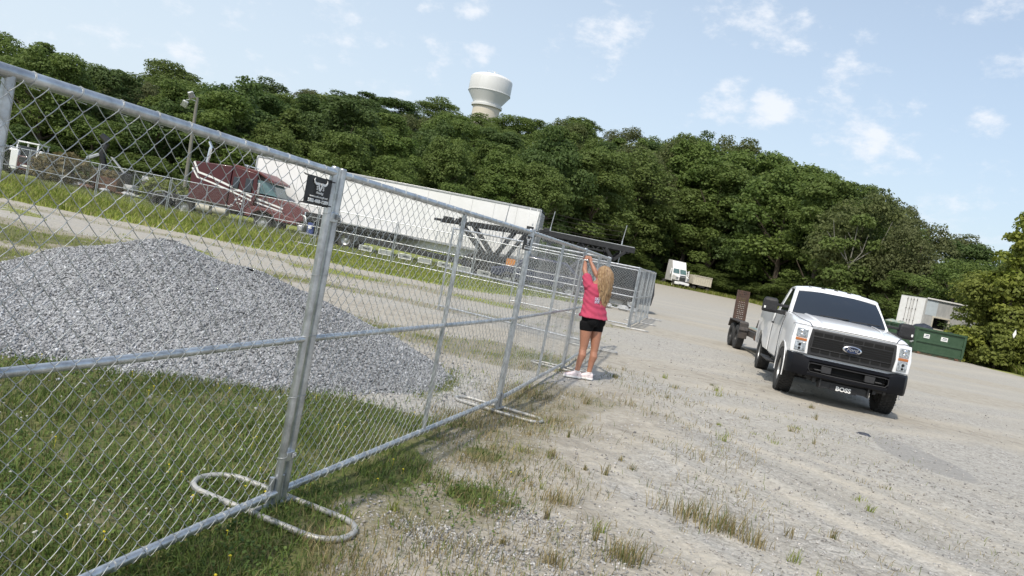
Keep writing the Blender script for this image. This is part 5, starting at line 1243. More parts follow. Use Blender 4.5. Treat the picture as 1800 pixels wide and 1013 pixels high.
# poly in (x,z) relative to the steer axle x=-13.42 ; Y from 0 (near side) to 2.4
slp = sx_prism([(-4.1, 1.02), (-2.0, .98), (-2.0, 3.10), (-4.12, 2.98)], 0, 2.4, 'sleeper', M_maroon)
cab_ = sx_prism([(-1.98, .86), (-.72, .86), (-.50, 1.95), (-.62, 2.70), (-.60, 2.95), (-1.98, 3.12)], .05, 2.35, 'cab', M_maroon)
sx_prism([(-1.98, 3.10), (-.55, 2.95), (.12, 2.66), (.30, 2.60), (.26, 2.72), (-.55, 3.08), (-1.98, 3.22)], .05, 2.35, 'sun_visor', M_maroon2, bevel=.02)
B = MB(); B.loft([[(-.55, .12, 1.98), (.42, .42, 1.95), (.42, 1.98, 1.95), (-.55, 2.28, 1.98)], [(-.62, .12, 2.66), (.12, .48, 2.60), (.12, 1.92, 2.60), (-.62, 2.28, 2.66)]]); B.build('windscreen', M_glass, mt, bevel=.01)
for x0, x1, z0, z1, nm in ((-1.20, -.80, 1.92, 2.62, 'door_window'), (-1.85, -1.52, 1.98, 2.58, 'cab_window')):
    B = MB(); B.box(((x0 + x1) / 2, .03, (z0 + z1) / 2), (x1 - x0, .06, z1 - z0)); B.build(nm, M_tint, mt, bevel=.03)
B = MB(); B.loft([[(-.70, .30, 1.0), (-.70, 2.10, 1.0), (-.62, 2.15, 1.98), (-.62, .25, 1.98)], [(.7, .40, 1.0), (.7, 2.0, 1.0), (.72, 1.95, 1.86), (.72, .45, 1.86)], [(1.75, .55, .95), (1.75, 1.85, .95), (1.70, 1.80, 1.62), (1.70, .6, 1.62)], [(1.95, .65, .95), (1.95, 1.75, .95), (1.90, 1.7, 1.45), (1.90, .7, 1.45)]]); B.build('hood', M_maroon2, mt, bevel=.06)
B = MB(); pts = []
for yy in (0.0, .62):
    pts.append([(x, yy, z) for x, z in ((-.98, .72), (-.88, 1.08), (-.60, 1.28), (.50, 1.26), (1.20, 1.12), (1.85, .98), (1.88, .74), (1.2, .72), (.66, .74), (.52, .96), (.2, 1.10), (-.25, 1.10), (-.55, .92), (-.66, .70))])
B.loft(pts); B.build('fender', M_maroon2, mt, bevel=.03)
B = MB(); B.box((1.95, 1.2, 1.2), (.08, 1.0, .55)); B.build('grille', M_chrome, mt, bevel=.02)
B = MB(); B.box((2.05, 1.2, .62), (.3, 2.4, .34)); B.build('bumper', M_alu, mt, bevel=.06)
# bull bar standing off the bumper
B = MB(); B.tube([(2.10, .15, .5), (2.32, .1, .95), (2.2, .12, 1.25), (1.95, .2, 1.30)], .04, 8); B.tube([(2.10, 2.25, .5), (2.32, 2.3, .95), (2.2, 2.28, 1.25)], .04, 8); B.tube([(2.32, .1, .95), (2.32, 2.3, .95)], .035, 8); B.tube([(2.25, .1, 1.2), (2.25, 2.3, 1.2)], .035, 8); B.build('grille_guard', M_alu, mt, smooth=50)
# white swoosh stripes proud of the paint
def stripe(pl, w, nm='stripe', par=mt):
    B = MB(); rings = []
    for i, (x, z) in enumerate(pl):
        a_ = Vector(pl[max(i - 1, 0)]); b_ = Vector(pl[min(i + 1, len(pl) - 1)]); t_ = (b_ - a_).normalized(); n_ = Vector((-t_.y, t_.x)) * w / 2
        yy = -.006 if x < -1.99 else .044 if x < -.7 else .23 + .02 * x
        rings.append([(x + n_.x, yy, z + n_.y), (x - n_.x, yy, z - n_.y), (x - n_.x, yy + .03, z - n_.y), (x + n_.x, yy + .03, z + n_.y)])
    B.loft(rings); B.build(nm, M_letter, par)
stripe([(-4.05, 2.95), (-3.75, 2.45), (-3.0, 2.32), (-2.0, 2.06)], .10); stripe([(-1.98, 2.05), (-.75, 1.72)], .10); stripe([(-.68, 1.70), (.9, 1.42)], .085)
stripe([(-4.10, 2.62), (-3.75, 2.18), (-3.0, 2.05), (-2.0, 1.84)], .08); stripe([(-1.98, 1.83), (-.75, 1.52)], .08); stripe([(-.68, 1.50), (.9, 1.25)], .07)
B = MB()
for i, (x, z, s) in enumerate(((-1.55, 1.42, .12), (-1.38, 1.47, .10), (-1.22, 1.41, .12), (-1.45, 1.27, .09), (-1.28, 1.25, .10), (-1.75, 1.12, .07), (-1.66, 1.10, .06))): B.box((x, .045, z), (s, .012, s * .7))
B.build('door_lettering', M_letter, mt)
B = MB(); B.cyl((-3.55, .35, 2.9), (-3.5, .35, 3.75), .085, 12); B.tube([(-3.5, .35, 3.7), (-3.48, .35, 3.9), (-3.62, .35, 4.1)], .085, 10); B.build('exhaust_stack', M_chrome, mt, smooth=50)
B = MB(); B.cyl((-1.5, .6, 3.2), (-1.5, .6, 3.32), .04, 8); B.tube([(-1.7, .7, 3.3), (-.9, .7, 3.22)], .03, 6); B.build('air_horn', M_chrome, mt)
for x in (-3.3, -2.4):
    B = MB(); B.cyl((x - .35, .35, .72), (x + .38, .35, .72), .26, 20); B.build('fuel_tank', M_cream, mt, smooth=40)
B = MB(); B.box((-3.0, .25, 1.02), (2.6, .5, .05)); B.build('tank_step', M_alu, mt, bevel=.01)
B = MB(); B.box((-3.4, 1.2, .80), (6.6, .85, .26)); B.box((-5.3, 1.2, 1.02), (1.0, .9, .12)); B.build('chassis', M_black, mt, bevel=.01)
for x in (-4.25, -5.55):
    B = MB(); B.tube([(x - .58, .3, .72), (x - .45, .3, 1.02), (x, .3, 1.13), (x + .45, .3, 1.02), (x + .58, .3, .72)], .03, 6); B.build('mudguard', M_alu, mt)
for x, y, m in ((0, .28, M_alu), (0, 2.12, M_alu), (-4.25, .3, M_alu), (-4.25, 2.1, M_alu), (-5.55, .3, M_black), (-5.55, 2.1, M_black)):
    w_ = wheel(mt, (x, y, .50), .50, .30 if x == 0 else .52, m, -1, tread=False); w_.rotation_euler = (0, 0, pi / 2)
B = MB(); B.box((-.35, -.18, 2.2), (.1, .12, .55)); B.tube([(-.6, .1, 2.45), (-.35, -.18, 2.42)], .02, 6); B.build('mirror', M_alu, mt, bevel=.02)
# blue drum by the bumper
bd = empty('drum', (-10.75, 37.0, 0), 0, 'blue plastic drum by the nose of the maroon tractor', 'drum')
B = MB(); B.lathe([(.001, .0), (.17, .0), (.18, .18), (.175, .2), (.18, .22), (.18, .38), (.175, .40), (.17, .56), (.001, .57)], 20); B.build('barrel', mat('blue plastic', (.03, .055, .20), .5), bd, smooth=40)
B = MB(); B.box((0, -.18, .32), (.18, .02, .13)); B.build('barrel_label', M_letter, bd)
# stand under the drum and black flatbed beside the white trailer
bd.location.z = .45
B = MB(); B.box((-10.75, 37.0, .42), (.9, .8, .06)); 
for x in (-11.1, -10.4):
    for y in (36.7, 37.3): B.box((x, y, .2), (.07, .07, .4))
o = B.build('stand', M_alu); tag(o, 'low metal stand carrying the blue drum', 'stand')
fb_ = empty('flatbed_trailer', (-11.3, 37.9, 0), R(-3), 'low black flatbed trailer deck between the maroon tractor and long white trailer', 'flatbed trailer')
B = MB(); B.box((2.6, 1.2, 1.18), (5.1, 2.4, .22)); B.box((.5, 1.2, 1.42), (1.3, 2.4, .2)); B.build('deck', M_black, fb_, bevel=.02)
B = MB(); B.box((2.4, 1.2, .95), (4.6, .7, .22)); B.loft([[(5.1, 0, 1.09), (5.1, 2.4, 1.09), (5.1, 2.4, 1.28), (5.1, 0, 1.28)], [(5.7, .4, 1.14), (5.7, 2, 1.14), (5.7, 2, 1.2), (5.7, .4, 1.2)]]); B.build('chassis', M_black, fb_)
B = MB(); B.box((2.6, -.02, 1.30), (5.0, .05, .04)); B.build('rub_rail', M_alu, fb_)
for x in (1.0, 2.2):
    for y in (.3, 2.1): w_ = wheel(fb_, (x, y, .46), .46, .5, M_alu, -1, tread=False); w_.rotation_euler = (0, 0, pi / 2)
for x in (3.3, 3.9, 4.5):
    B = MB(); B.tube([(x, .1, 1.05), (x + .1, .1, .85), (x + .3, .1, .85)], .025, 6); B.build('winch_bar', M_alu, fb_)

# ------------------------------------------------------------------ black car hauler
ch = empty('car_hauler', (-8.6, 35.4, 0), R(-2), 'black open car hauler trailer with raised upper deck and white outrigger brackets', 'car hauler')
def hb(a, b, w, h, name, m=M_black):
    B = MB(); a = Vector(a); b = Vector(b); t_ = (b - a).normalized(); up = Vector((0, 0, 1)) if abs(t_.z) < .9 else Vector((1, 0, 0)); s_ = t_.cross(up).normalized(); u_ = s_.cross(t_)
    B.loft([[tuple(p + s_ * w / 2 * i + u_ * h / 2 * j) for i, j in ((-1, -1), (1, -1), (1, 1), (-1, 1))] for p in (a, b)]); return B.build(name, m, ch, bevel=.008)
for y in (.1, 2.3):
    hb((0, y, .72), (7.6, y, .52), .12, .22, 'lower_rail'); hb((7.4, y, .55), (11.6, y, .62), .12, .22, 'lower_rail')
    hb((4.2, y, 2.40), (5.9, y, 2.50), .10, .12, 'upper_rail'); hb((5.9, y, 2.50), (9.4, y, 2.68), .12, .22, 'upper_rail'); hb((9.4, y, 2.78), (14.1, y, 2.76), .12, .26, 'upper_rail')
    hb((5.4, y, 2.48), (6.8, y, 1.20), .12, .13, 'lift_arm'); hb((6.05, y, 2.50), (7.35, y, 1.10), .11, .12, 'lift_arm')
    hb((8.2, y, 2.62), (7.35, y, 1.10), .12, .13, 'lift_arm'); hb((8.75, y, 2.62), (7.85, y, 1.00), .11, .12, 'lift_arm')
    hb((12.7, y, 2.62), (13.15, y, 2.12), .14, .15, 'end_brace'); hb((13.65, y, 2.62), (13.15, y, 2.12), .14, .15, 'end_brace'); hb((12.9, y, 2.5), (13.0, y, .6), .10, .10, 'end_post')
    hb((10.0, y, 2.66), (10.0, y, .7), .10, .10, 'end_post')
for y in (.1, 2.3):
    hb((9.6, y, 2.42), (12.6, y, 2.46), .08, .08, 'lower_chord')
    for i in range(6): hb((9.7 + i * .5, y, 2.42), (9.95 + i * .5, y, 2.70), .05, .06, 'strut'); hb((9.95 + i * .5, y, 2.70), (10.2 + i * .5, y, 2.43), .05, .06, 'strut')
B = MB(); B.box((10.4, .6, 2.50), (.7, .5, .22)); B.box((11.5, .4, 2.48), (.4, .4, .3)); B.box((12.2, .8, 2.52), (.5, .7, .16)); B.build('hydraulic_unit', M_black, ch, bevel=.03)
for x, z in [(4.6 + .5 * i, 2.44 + .028 * i) for i in range(10)] + [(9.6 + .5 * i, 2.80) for i in range(9)]:
    hb((x, .1, z), (x, 2.3, z), .10, .05, 'deck_slat')
for x in np.arange(.3, 11.2, .6): hb((x, .1, .70 - .025 * min(x, 7.6)), (x, 2.3, .70 - .025 * min(x, 7.6)), .10, .05, 'deck_slat')
B = MB(); B.box((11.7, 1.2, 2.90), (4.7, 2.3, .05)); B.build('deck_plate', M_alu, ch)
B = MB(); B.box((4.9, .1, 2.56), (.55, .14, .16)); B.box((5.6, .1, 2.62), (.4, .16, .2)); B.box((5.2, 2.3, 2.6), (.5, .14, .2)); B.box((8.9, .1, 2.8), (.35, .16, .28)); B.box((9.7, .1, 2.90), (.3, .16, .22)); B.build('ratchet_box', M_black, ch, bevel=.02)
for i in range(9):
    x = 1.22 + i * .985; zc = .34 - .012 * i; e = bpy.data.objects.new('outrigger_bracket', None); COL.objects.link(e); e.parent = ch; e.location = (x, -.25, zc)
    B = MB(); w, h, t_ = .62, .22, .035
    B.box((0, 0, h / 2), (w, .05, t_)); B.box((0, 0, -h / 2), (w, .05, t_)); B.box((-w / 2, 0, 0), (t_, .05, h)); B.box((w / 2, 0, 0), (t_, .05, h)); B.build('frame', M_letter, e, bevel=.004)
    B = MB(); B.box((0, .012, 0), (w - .06, .02, h - .06)); B.build('plate', M_alu, e); B = MB(); B.box((0, .2, .12), (.08, .4, .06)); B.build('arm', M_black, e)
    if i % 2 == 0:
        B = MB(); B.box((.05, -.01, .0), (.34, .02, .05)); B.build('slot', M_black, e)
for x in (6.7, 7.75, 8.8):
    for y in (.25, 2.15): w_ = wheel(ch, (x, y, .50), .50, .50, M_black, -1, tread=False, hub=.5); w_.rotation_euler = (0, 0, pi / 2)
B = MB(); B.box((7.9, .9, .95), (2.9, 1.5, .55)); B.box((9.6, .7, 1.0), (1.2, .8, .5)); B.build('tool_box', M_black, ch, bevel=.03)
B = MB(); B.box((8.30, -.06, .98), (.44, .04, .46)); B.build('warning_board', M_orange, ch, bevel=.01)
B = MB(); B.box((9.85, -.05, .80), (1.5, .08, .13)); B.build('light_bar', M_letter, ch, bevel=.02)
for x in (9.0, 9.25, 10.6): 
    B = MB(); B.box((x, -.04, .70), (.16, .03, .06)); B.build('reflector', M_red, ch)
# ladder and post at the back of the long trailer
ld = empty('ladder', (.15, 38.3, 0), R(-4), 'white steel ladder leaning at the rear corner of the long white trailer', 'ladder')
for x in (0, .38):
    B = MB(); B.box((x, 0, 2.0), (.05, .05, 4.0)); B.build('rail', M_whitet, ld)
for k in range(12):
    B = MB(); B.box((.19, 0, .3 + k * .31), (.36, .04, .04)); B.build('rung', M_whitet, ld)

# dark van behind the back run and a blue car deep in the row
def parked_car(x, y, rz, m, label, h=1.5, L_=4.6, van=False):
    r = empty('parked_car', (x, y, 0), rz, label, 'van' if van else 'car')
    hh = h
    B = MB()
    if van: pr = [(-2.3, .35), (2.3, .35), (2.35, .9), (1.9, 1.15), (1.2, hh), (-2.2, hh), (-2.35, .9)]
    else: pr = [(-2.3, .35), (2.25, .35), (2.3, .72), (1.3, .95), (.7, hh), (-1.1, hh), (-1.8, 1.0), (-2.3, .95)]
    B.prism(pr, 'Y', -.88, .88); B.build('body', m, r, bevel=.08)
    B = MB(); gl = [(.95 if not van else 1.45, 1.0), (.62, hh - .1), (-1.0, hh - .1), (-1.55, 1.02)]
    B.prism(gl, 'Y', -.895, .895); B.build('window', M_tint, r, bevel=.01)
    for sx in (-1.4, 1.45):
        for y2 in (-.8, .8): w_ = wheel(r, (sx, y2, .33), .33, .22, M_alu, -1 if y2 < 0 else 1, tread=False); w_.rotation_euler = (0, 0, pi / 2)
    return r
parked_car(1.2, 33.5, R(176), mat('dark blue car paint', (.02, .025, .06), .3, coat=.5), 'dark blue car parked beyond the back run, under the hauler deck', 1.55)
parked_car(4.1, 33.6, R(176), mat('charcoal car paint', (.03, .03, .035), .3, coat=.5), 'charcoal van parked under the right end of the hauler deck', 1.95, van=True)
o = MB(); o.box((5.05, 32.9, .95), (1.1, .06, 1.5)); o = o.build('sheet_panel', M_boxg); tag(o, 'upright grey sheet panel beside the charcoal van', 'panel')
rk = MB()
for (x, y, z, s) in [(3.6, 31.2, .08, .24), (4.2, 31.0, .1, .2), (4.9, 31.1, .1, .25), (3.1, 31.3, .06, .16), (5.4, 31.3, .08, .2)]:
    B = MB(); B.lathe([(.001, -.5), (.7, -.35), (1, 0), (.8, .35), (.4, .55), (.001, .6)], 9, c=(0, 0, 0)); B.v = [(p[0] * s * (1 + .2 * sin(5 * p[1])), p[1] * s * .8, p[2] * s) for p in B.v]
    o = B.build('rock', M_boxg, loc=(x, y, z)); tag(o, 'whitish rock lying in the weeds below the charcoal van', 'rock', 'rocks below the charcoal van')

# ------------------------------------------------------------------ barbed wire fence behind the hauler
bf = empty('barbed_wire_fence', (0, 0, 0), 0, 'tall barbed wire fence posts and strands behind the black hauler deck', 'fence')
bx_ = [(-6.0, 37.9), (-3.4, 37.75), (-1.0, 37.6), (.62, 37.5), (1.36, 37.4), (5.08, 37.0), (8.6, 37.6)]
for x, y in bx_[2:6]:
    B = MB(); B.cyl((x, y, 0), (x, y, 3.2), .035, 8); B.cyl((x, y, 3.2), (x + .06, y - .10, 4.02), .022, 8); B.build('post', M_galv, bf, smooth=50)
for k in range(5):
    z = 2.95 + k * .24; B = MB(); pts = []
    for i in range(3, 5):
        (x0, y0), (x1, y1) = bx_[i], bx_[i + 1]
        for j in range(8):
            f = j / 8; pts.append((x0 + (x1 - x0) * f, y0 + (y1 - y0) * f, z - .07 * sin(pi * f)))
    pts.append((*bx_[5], z)); B.tube(pts, .0045, 4, False); B.build('wire_strand', M_trail, bf, fixn=False)

# ------------------------------------------------------------------ light pole, skid steer, yard scrap
lp = empty('light_pole', (-20.75, 44.0, 0), 0, 'leaning wooden pole with two floodlights left of the maroon tractor', 'light pole')
B = MB(); B.tube([(.0, 0, -.3), (-.10, 0, 3.5), (-.22, 0, 7.0)], [.125, .11, .085], 12); B.build('pole', M_pole, lp, smooth=60)
B = MB(); B.tube([(-.2, -.05, 6.75), (-.5, -.15, 6.8), (-.75, -.2, 6.7)], .03, 6); B.build('arm', M_alu, lp)
for (x, z, ry, rz) in ((-.50, 7.05, -.5, .5), (-.78, 6.45, .35, .2)):
    e = bpy.data.objects.new('floodlight', None); COL.objects.link(e); e.parent = lp; e.location = (x, -.25, z); e.rotation_euler = (.3, ry, rz)
    B = MB(); B.box((0, 0, 0), (.38, .2, .40), taper=(.8, .8)); B.build('housing', M_alu, e, bevel=.02); B = MB(); B.box((0, -.115, 0), (.32, .03, .33)); B.build('lens', M_lens, e, bevel=.01)
sk = empty('skid_steer', (-30.6, 44.4, .25), R(14), 'white and red skid steer loader at the left edge behind the tall grass', 'skid steer')
B = MB(); B.box((0, 0, .75), (1.35, 2.0, .65)); B.build('body', M_white, sk, bevel=.05)
B = MB(); B.box((.22, -1.10, .80), (.95, .35, .85)); B.build('engine_door', M_maroon, sk, bevel=.06)
B = MB(); B.box((-.48, -1.05, .95), (.42, .3, 1.2)); B.build('lift_upright', M_white, sk, bevel=.05)
B = MB(); B.box((-.62, .1, 1.45), (.12, 1.5, .5)); B.box((.64, .1, 1.25), (.06, 1.5, .25)); B.build('cab_side', M_white, sk, bevel=.03)
B = MB(); B.box((.22, -1.285, 1.0), (.78, .03, .34)); B.build('vent_grille', M_black, sk)
B = MB(); B.box((.22, -1.30, .66), (.5, .03, .10)); B.build('rear_lettering', M_letter, sk)
B = MB()
for x in (-.55, .55):
    for y in (-.75, .75): B.box((x, y, 1.55), (.09, .09, 1.0))
B.box((0, 0, 2.06), (1.25, 1.65, .09)); B.build('cab_cage', M_white, sk, bevel=.02)
B = MB(); B.box((0, 0, 1.45), (1.05, 1.4, .75)); B.build('cab_glass', M_tint, sk)
for sx in (-1, 1):
    B = MB(); B.loft([[(sx * .72, -1.1, 1.45), (sx * .86, -1.1, 1.45), (sx * .86, -.9, 1.7), (sx * .72, -.9, 1.7)], [(sx * .72, .9, 1.25), (sx * .86, .9, 1.25), (sx * .86, 1.0, 1.5), (sx * .72, 1.0, 1.5)], [(sx * .72, 1.5, .4), (sx * .86, 1.5, .4), (sx * .86, 1.75, .5), (sx * .72, 1.75, .5)]]); B.build('lift_arm', M_white, sk, bevel=.02)
    for y in (-.55, .60): wheel(sk, (sx * .85, y, .42), .42, .28, M_white, sx, tread=True)
B = MB(); B.prism([(1.5, .1), (2.3, .1), (2.3, .16), (1.75, .6), (1.5, .6)], 'X', -.9, .9); B.build('bucket', M_black, sk)
ex = empty('excavator', (-27.0, 46.5, 0), R(25), 'black machine arm rising above the shrub right of the skid steer', 'excavator')
B = MB(); B.box((.3, 0, 1.1), (2.2, 1.8, 1.1)); B.build('body', M_black, ex, bevel=.1)
B = MB(); B.tube([(-.2, 0, 1.5), (-.55, 0, 2.6), (-.30, 0, 3.3)], [.22, .20, .16], 6); B.build('boom', M_black, ex); B = MB(); B.tube([(-.30, 0, 3.4), (-.75, 0, 3.75)], [.28, .18], 6); B.build('arm_joint', M_black, ex)
B = MB(); B.tube([(-.5, 0, 2.6), (-1.3, 0, 2.1)], .12, 6); B.build('grey_strut', M_alu, ex); B = MB(); B.loft([[(.0, -.5, 2.5), (.1, -.5, 2.5), (.1, .5, 2.5), (.0, .5, 2.5)], [(.9, -.6, 1.6), (1.0, -.6, 1.6), (1.0, .6, 1.6), (.9, .6, 1.6)]]); B.build('engine_cover', M_boxg, ex)
for sx in (-.8, .8):
    B = MB(); B.prism([(-1.3, .2), (-1.1, 0), (1.5, 0), (1.7, .2), (1.5, .55), (-1.1, .55)], 'Y', sx - .2, sx + .2); B.build('track', M_rubber, ex, bevel=.03)
for (x, y, w, d, h, m, lb, nm) in [(-24.6, 42.5, 1.3, 1.0, .75, M_rust, 'rusty brown metal bin standing in the weeds, left of the stacked blocks', 'scrap_bin'), (-26.4, 43.5, 2.2, .5, .5, M_rust, 'rusty steel frame lying between shrub and bin', 'scrap_heap')]:
    r = empty(nm, (x, y, .45), .2, lb, 'scrap')
    for (cx, cy, bw_, bd_) in ((0, -d / 2, w, .06), (0, d / 2, w, .06), (-w / 2, 0, .06, d), (w / 2, 0, .06, d)):
        B = MB(); B.box((cx, cy, h / 2), (bw_, bd_, h)); B.build('side', m, r, bevel=.01)
    B = MB(); B.box((0, 0, .06), (w, d, .06)); B.build('base', M_rust, r)
pi_ = 0
for (x, y, n_) in ((-22.3, 42.8, 4), (-21.5, 42.8, 3), (-23.2, 42.5, 2)):
    for k in range(n_):
        B = MB(); B.box((0, 0, .17), (.62, .6, .30)); B.box((0, -.32, .17), (.5, .04, .16)); o = B.build('concrete_block', M_boxg if k % 2 else M_trail, bevel=.02, loc=(x + .05 * sin(k * 7 + x), y, .35 + k * .345)); o.rotation_euler = (0, 0, .3 * sin(k * 3 + x))
        lev = ['lowest', 'second', 'third', 'top'][k]; which = {-22.3: 'tallest', -21.5: 'right hand', -23.2: 'short left hand'}[x]
        tag(o, f'{lev} grey block of the {which} stack left of the light pole', 'block', 'blocks stacked left of the light pole')
for i, (x, y, s, m) in enumerate([(-24.0, 41.2, .3, M_boxg), (-23.0, 41.0, .2, M_rust), (-22.8, 41.6, .4, M_boxg), (-24.9, 41.0, .4, M_rust), (-21.9, 41.2, .3, M_junk), (-25.6, 41.4, .45, M_boxg)]):
    B = MB(); B.lathe([(.001, -.4), (.8, -.3), (1, .1), (.6, .5), (.001, .6)], 8); B.v = [(p[0] * s * (1 + .3 * sin(4 * p[1] + i)), p[1] * s, p[2] * s * .7) for p in B.v]
    o = B.build('rubble_lump', m, loc=(x, y, .45)); tag(o, ['whitish', 'small rusty', 'light grey', 'rusty brown', 'mottled teal', 'dull grey'][i] + ' lump of yard debris in the weeds left of the light pole', 'debris')
# scrap of pale plastic caught in the thicket
B = MB(); B.loft([[(0, 0, 0), (.06, .02, 0), (.06, .05, 0), (0, .03, 0)], [(-.07, .02, .2), (.10, -.03, .24), (.10, 0, .24), (-.07, .05, .2)], [(.02, 0, .48), (.05, 0, .5), (.05, .03, .5), (.02, .03, .48)]]); o = B.build('plastic_scrap', M_letter, loc=(30.6, 44.0, 2.35)); tag(o, 'torn white plastic bag snagged on the thicket', 'plastic bag')
# flattened damp clod beside the gravel patch
B = MB(); B.lathe([(.001, .03), (.05, .025), (.08, .0)], 10); B.v = [(p[0] * 1.4, p[1] * (1 + .3 * sin(p[0] * 40)), p[2]) for p in B.v]; o = B.build('dark_clod', M_tarp, loc=(5.35, 10.25, float(H(5.35, 10.25)))); tag(o, 'small dark clod on the gravel below the pickup', 'clod')
# ------------------------------------------------------------------ woman at the fence
WX, WY = 1.27, 10.20
WZ = float(H(WX, WY))
woman = bpy.data.objects.new('person', None)
fwd = Vector((-.62, .785, 0)); rgt = Vector((.785, .62, 0)); up = Vector((0, 0, 1))
def ring(c, a, b, ax, ay, n=16, p=2.0):
    out = []
    for k in range(n):
        t = 2 * pi * k / n; cx, sy = cos(t), sin(t)
        out.append(tuple(Vector(c) + ax * (a * math.copysign(abs(cx) ** (2 / p), cx)) + ay * (b * math.copysign(abs(sy) ** (2 / p), sy))))
    return out
def limb(B, pts, n=14, squash=1.0):
    """pts: (x,y,z,r) chain, round tapered; ends capped with small rings"""
    P = [Vector(q[:3]) for q in pts]; rs_ = [q[3] for q in pts]; rings = []
    for i, c in enumerate(P):
        t = (P[min(i + 1, len(P) - 1)] - P[max(i - 1, 0)]).normalized(); ref = rgt if abs(t.dot(rgt)) < .8 else up
        a = (ref - t * ref.dot(t)).normalized(); b = t.cross(a)
        if i == 0: rings.append(ring(c - t * rs_[0] * .5, rs_[0] * .6, rs_[0] * .6, a, b, n))
        rings.append(ring(c, rs_[i], rs_[i] * squash, a, b, n))
        if i == len(P) - 1: rings.append(ring(c + t * rs_[i] * .5, rs_[i] * .6, rs_[i] * .6, a, b, n))
    B.loft(rings)
def ball(B, c, rx, ry, rz, ax=None, ay=None, az=None):
    ax = ax or rgt; ay = ay or fwd; az = az or up; c = Vector(c)
    B.loft([ring(c + az * (rz * sin(e)), rx * max(cos(e), .02), ry * max(cos(e), .02), ax, ay, 16) for e in np.linspace(-pi / 2, pi / 2, 10)])
def fuse(B, name, m, voxel, parent, it=6, f=.5):
    o = B.build(name, m)
    md = o.modifiers.new('r', 'REMESH'); md.mode = 'VOXEL'; md.voxel_size = voxel
    sm = o.modifiers.new('s', 'SMOOTH'); sm.iterations = it; sm.factor = f
    dg = bpy.context.evaluated_depsgraph_get(); me = bpy.data.meshes.new_from_object(o.evaluated_get(dg)); o.modifiers.clear(); o.data = me
    me.materials.clear(); me.materials.append(m); me.polygons.foreach_set('use_smooth', [True] * len(me.polygons)); o.parent = parent; o.name = name
    return o
# joints, relative to the ground point between the feet
J = dict(lank=(-.135, -.03, .085), rank=(.045, .045, .085), lkne=(-.105, .01, .45), rkne=(.062, .075, .45), lhip=(-.125, .02, .80), rhip=(.025, .13, .80),
         pel=(-.045, .07, .86), wst=(-.060, .085, 1.02), chs=(-.085, .110, 1.20), neck=(-.075, .125, 1.385), head=(-.030, .135, 1.52),
         lsh=(-.205, .055, 1.335), rsh=(.045, .215, 1.335), lelb=(-.295, .150, 1.522), relb=(-.105, .335, 1.50), lwr=(-.300, .330, 1.670), rwr=(-.215, .42, 1.668))
V3 = {k: Vector(v) for k, v in J.items()}
def mixv(a, b, t): return V3[a].lerp(V3[b], t)
B = MB()
for s in 'lr':
    an, kn, hp = V3[s + 'ank'], V3[s + 'kne'], V3[s + 'hip']
    calf = an.lerp(kn, .68) - fwd * .016; thigh = kn.lerp(hp, .6)
    limb(B, [(*an, .036), (*an.lerp(kn, .22), .037), (*an.lerp(kn, .45), .047), (*calf, .057), (*an.lerp(kn, .86), .053), (*kn, .056), (*kn.lerp(hp, .25), .068), (*thigh, .084), (*kn.lerp(hp, .85), .094), (*hp, .098)], 16)
    fd = (fwd * .75 + rgt * (-.55)).normalized()
    limb(B, [(*(an + Vector((0, 0, -.03)) - fd * .02), .034), (*(an + Vector((0, 0, -.045)) + fd * .08), .034), (*(an + Vector((0, 0, -.055)) + fd * .15), .026)], 10)
# torso: pelvis, waist, chest with a hollow back
def trunk_rings(grow=0.0, z0=.76, z1=1.40):
    prof = [(.76, .135, .100), (.82, .168, .118), (.88, .172, .122), (.95, .150, .105), (1.03, .124, .090), (1.10, .128, .092), (1.18, .142, .104), (1.26, .152, .108), (1.32, .150, .098), (1.365, .110, .075), (1.40, .055, .055)]
    out = []
    for z, a, b in prof:
        if z < z0 - 1e-6 or z > z1 + 1e-6: continue
        k = ['pel', 'wst', 'chs', 'neck']; zs = [V3[q].z for q in k]; x = np.interp(z, zs, [V3[q].x for q in k]); y = np.interp(z, zs, [V3[q].y for q in k])
        out.append((Vector((x, y, z)), a + grow, b + grow))
    return out
B.loft([ring(c, a, b, rgt, fwd, 20, 2.3) for c, a, b in trunk_rings()])
ball(B, V3['pel'] - fwd * .055 - rgt * .075 + up * -.02, .088, .085, .095); ball(B, V3['pel'] - fwd * .055 + rgt * .075 + up * -.02, .088, .085, .095)
limb(B, [(*(V3['neck'] - up * .05), .056), (*V3['neck'], .052), (*(V3['head'] - up * .06), .050)], 12)
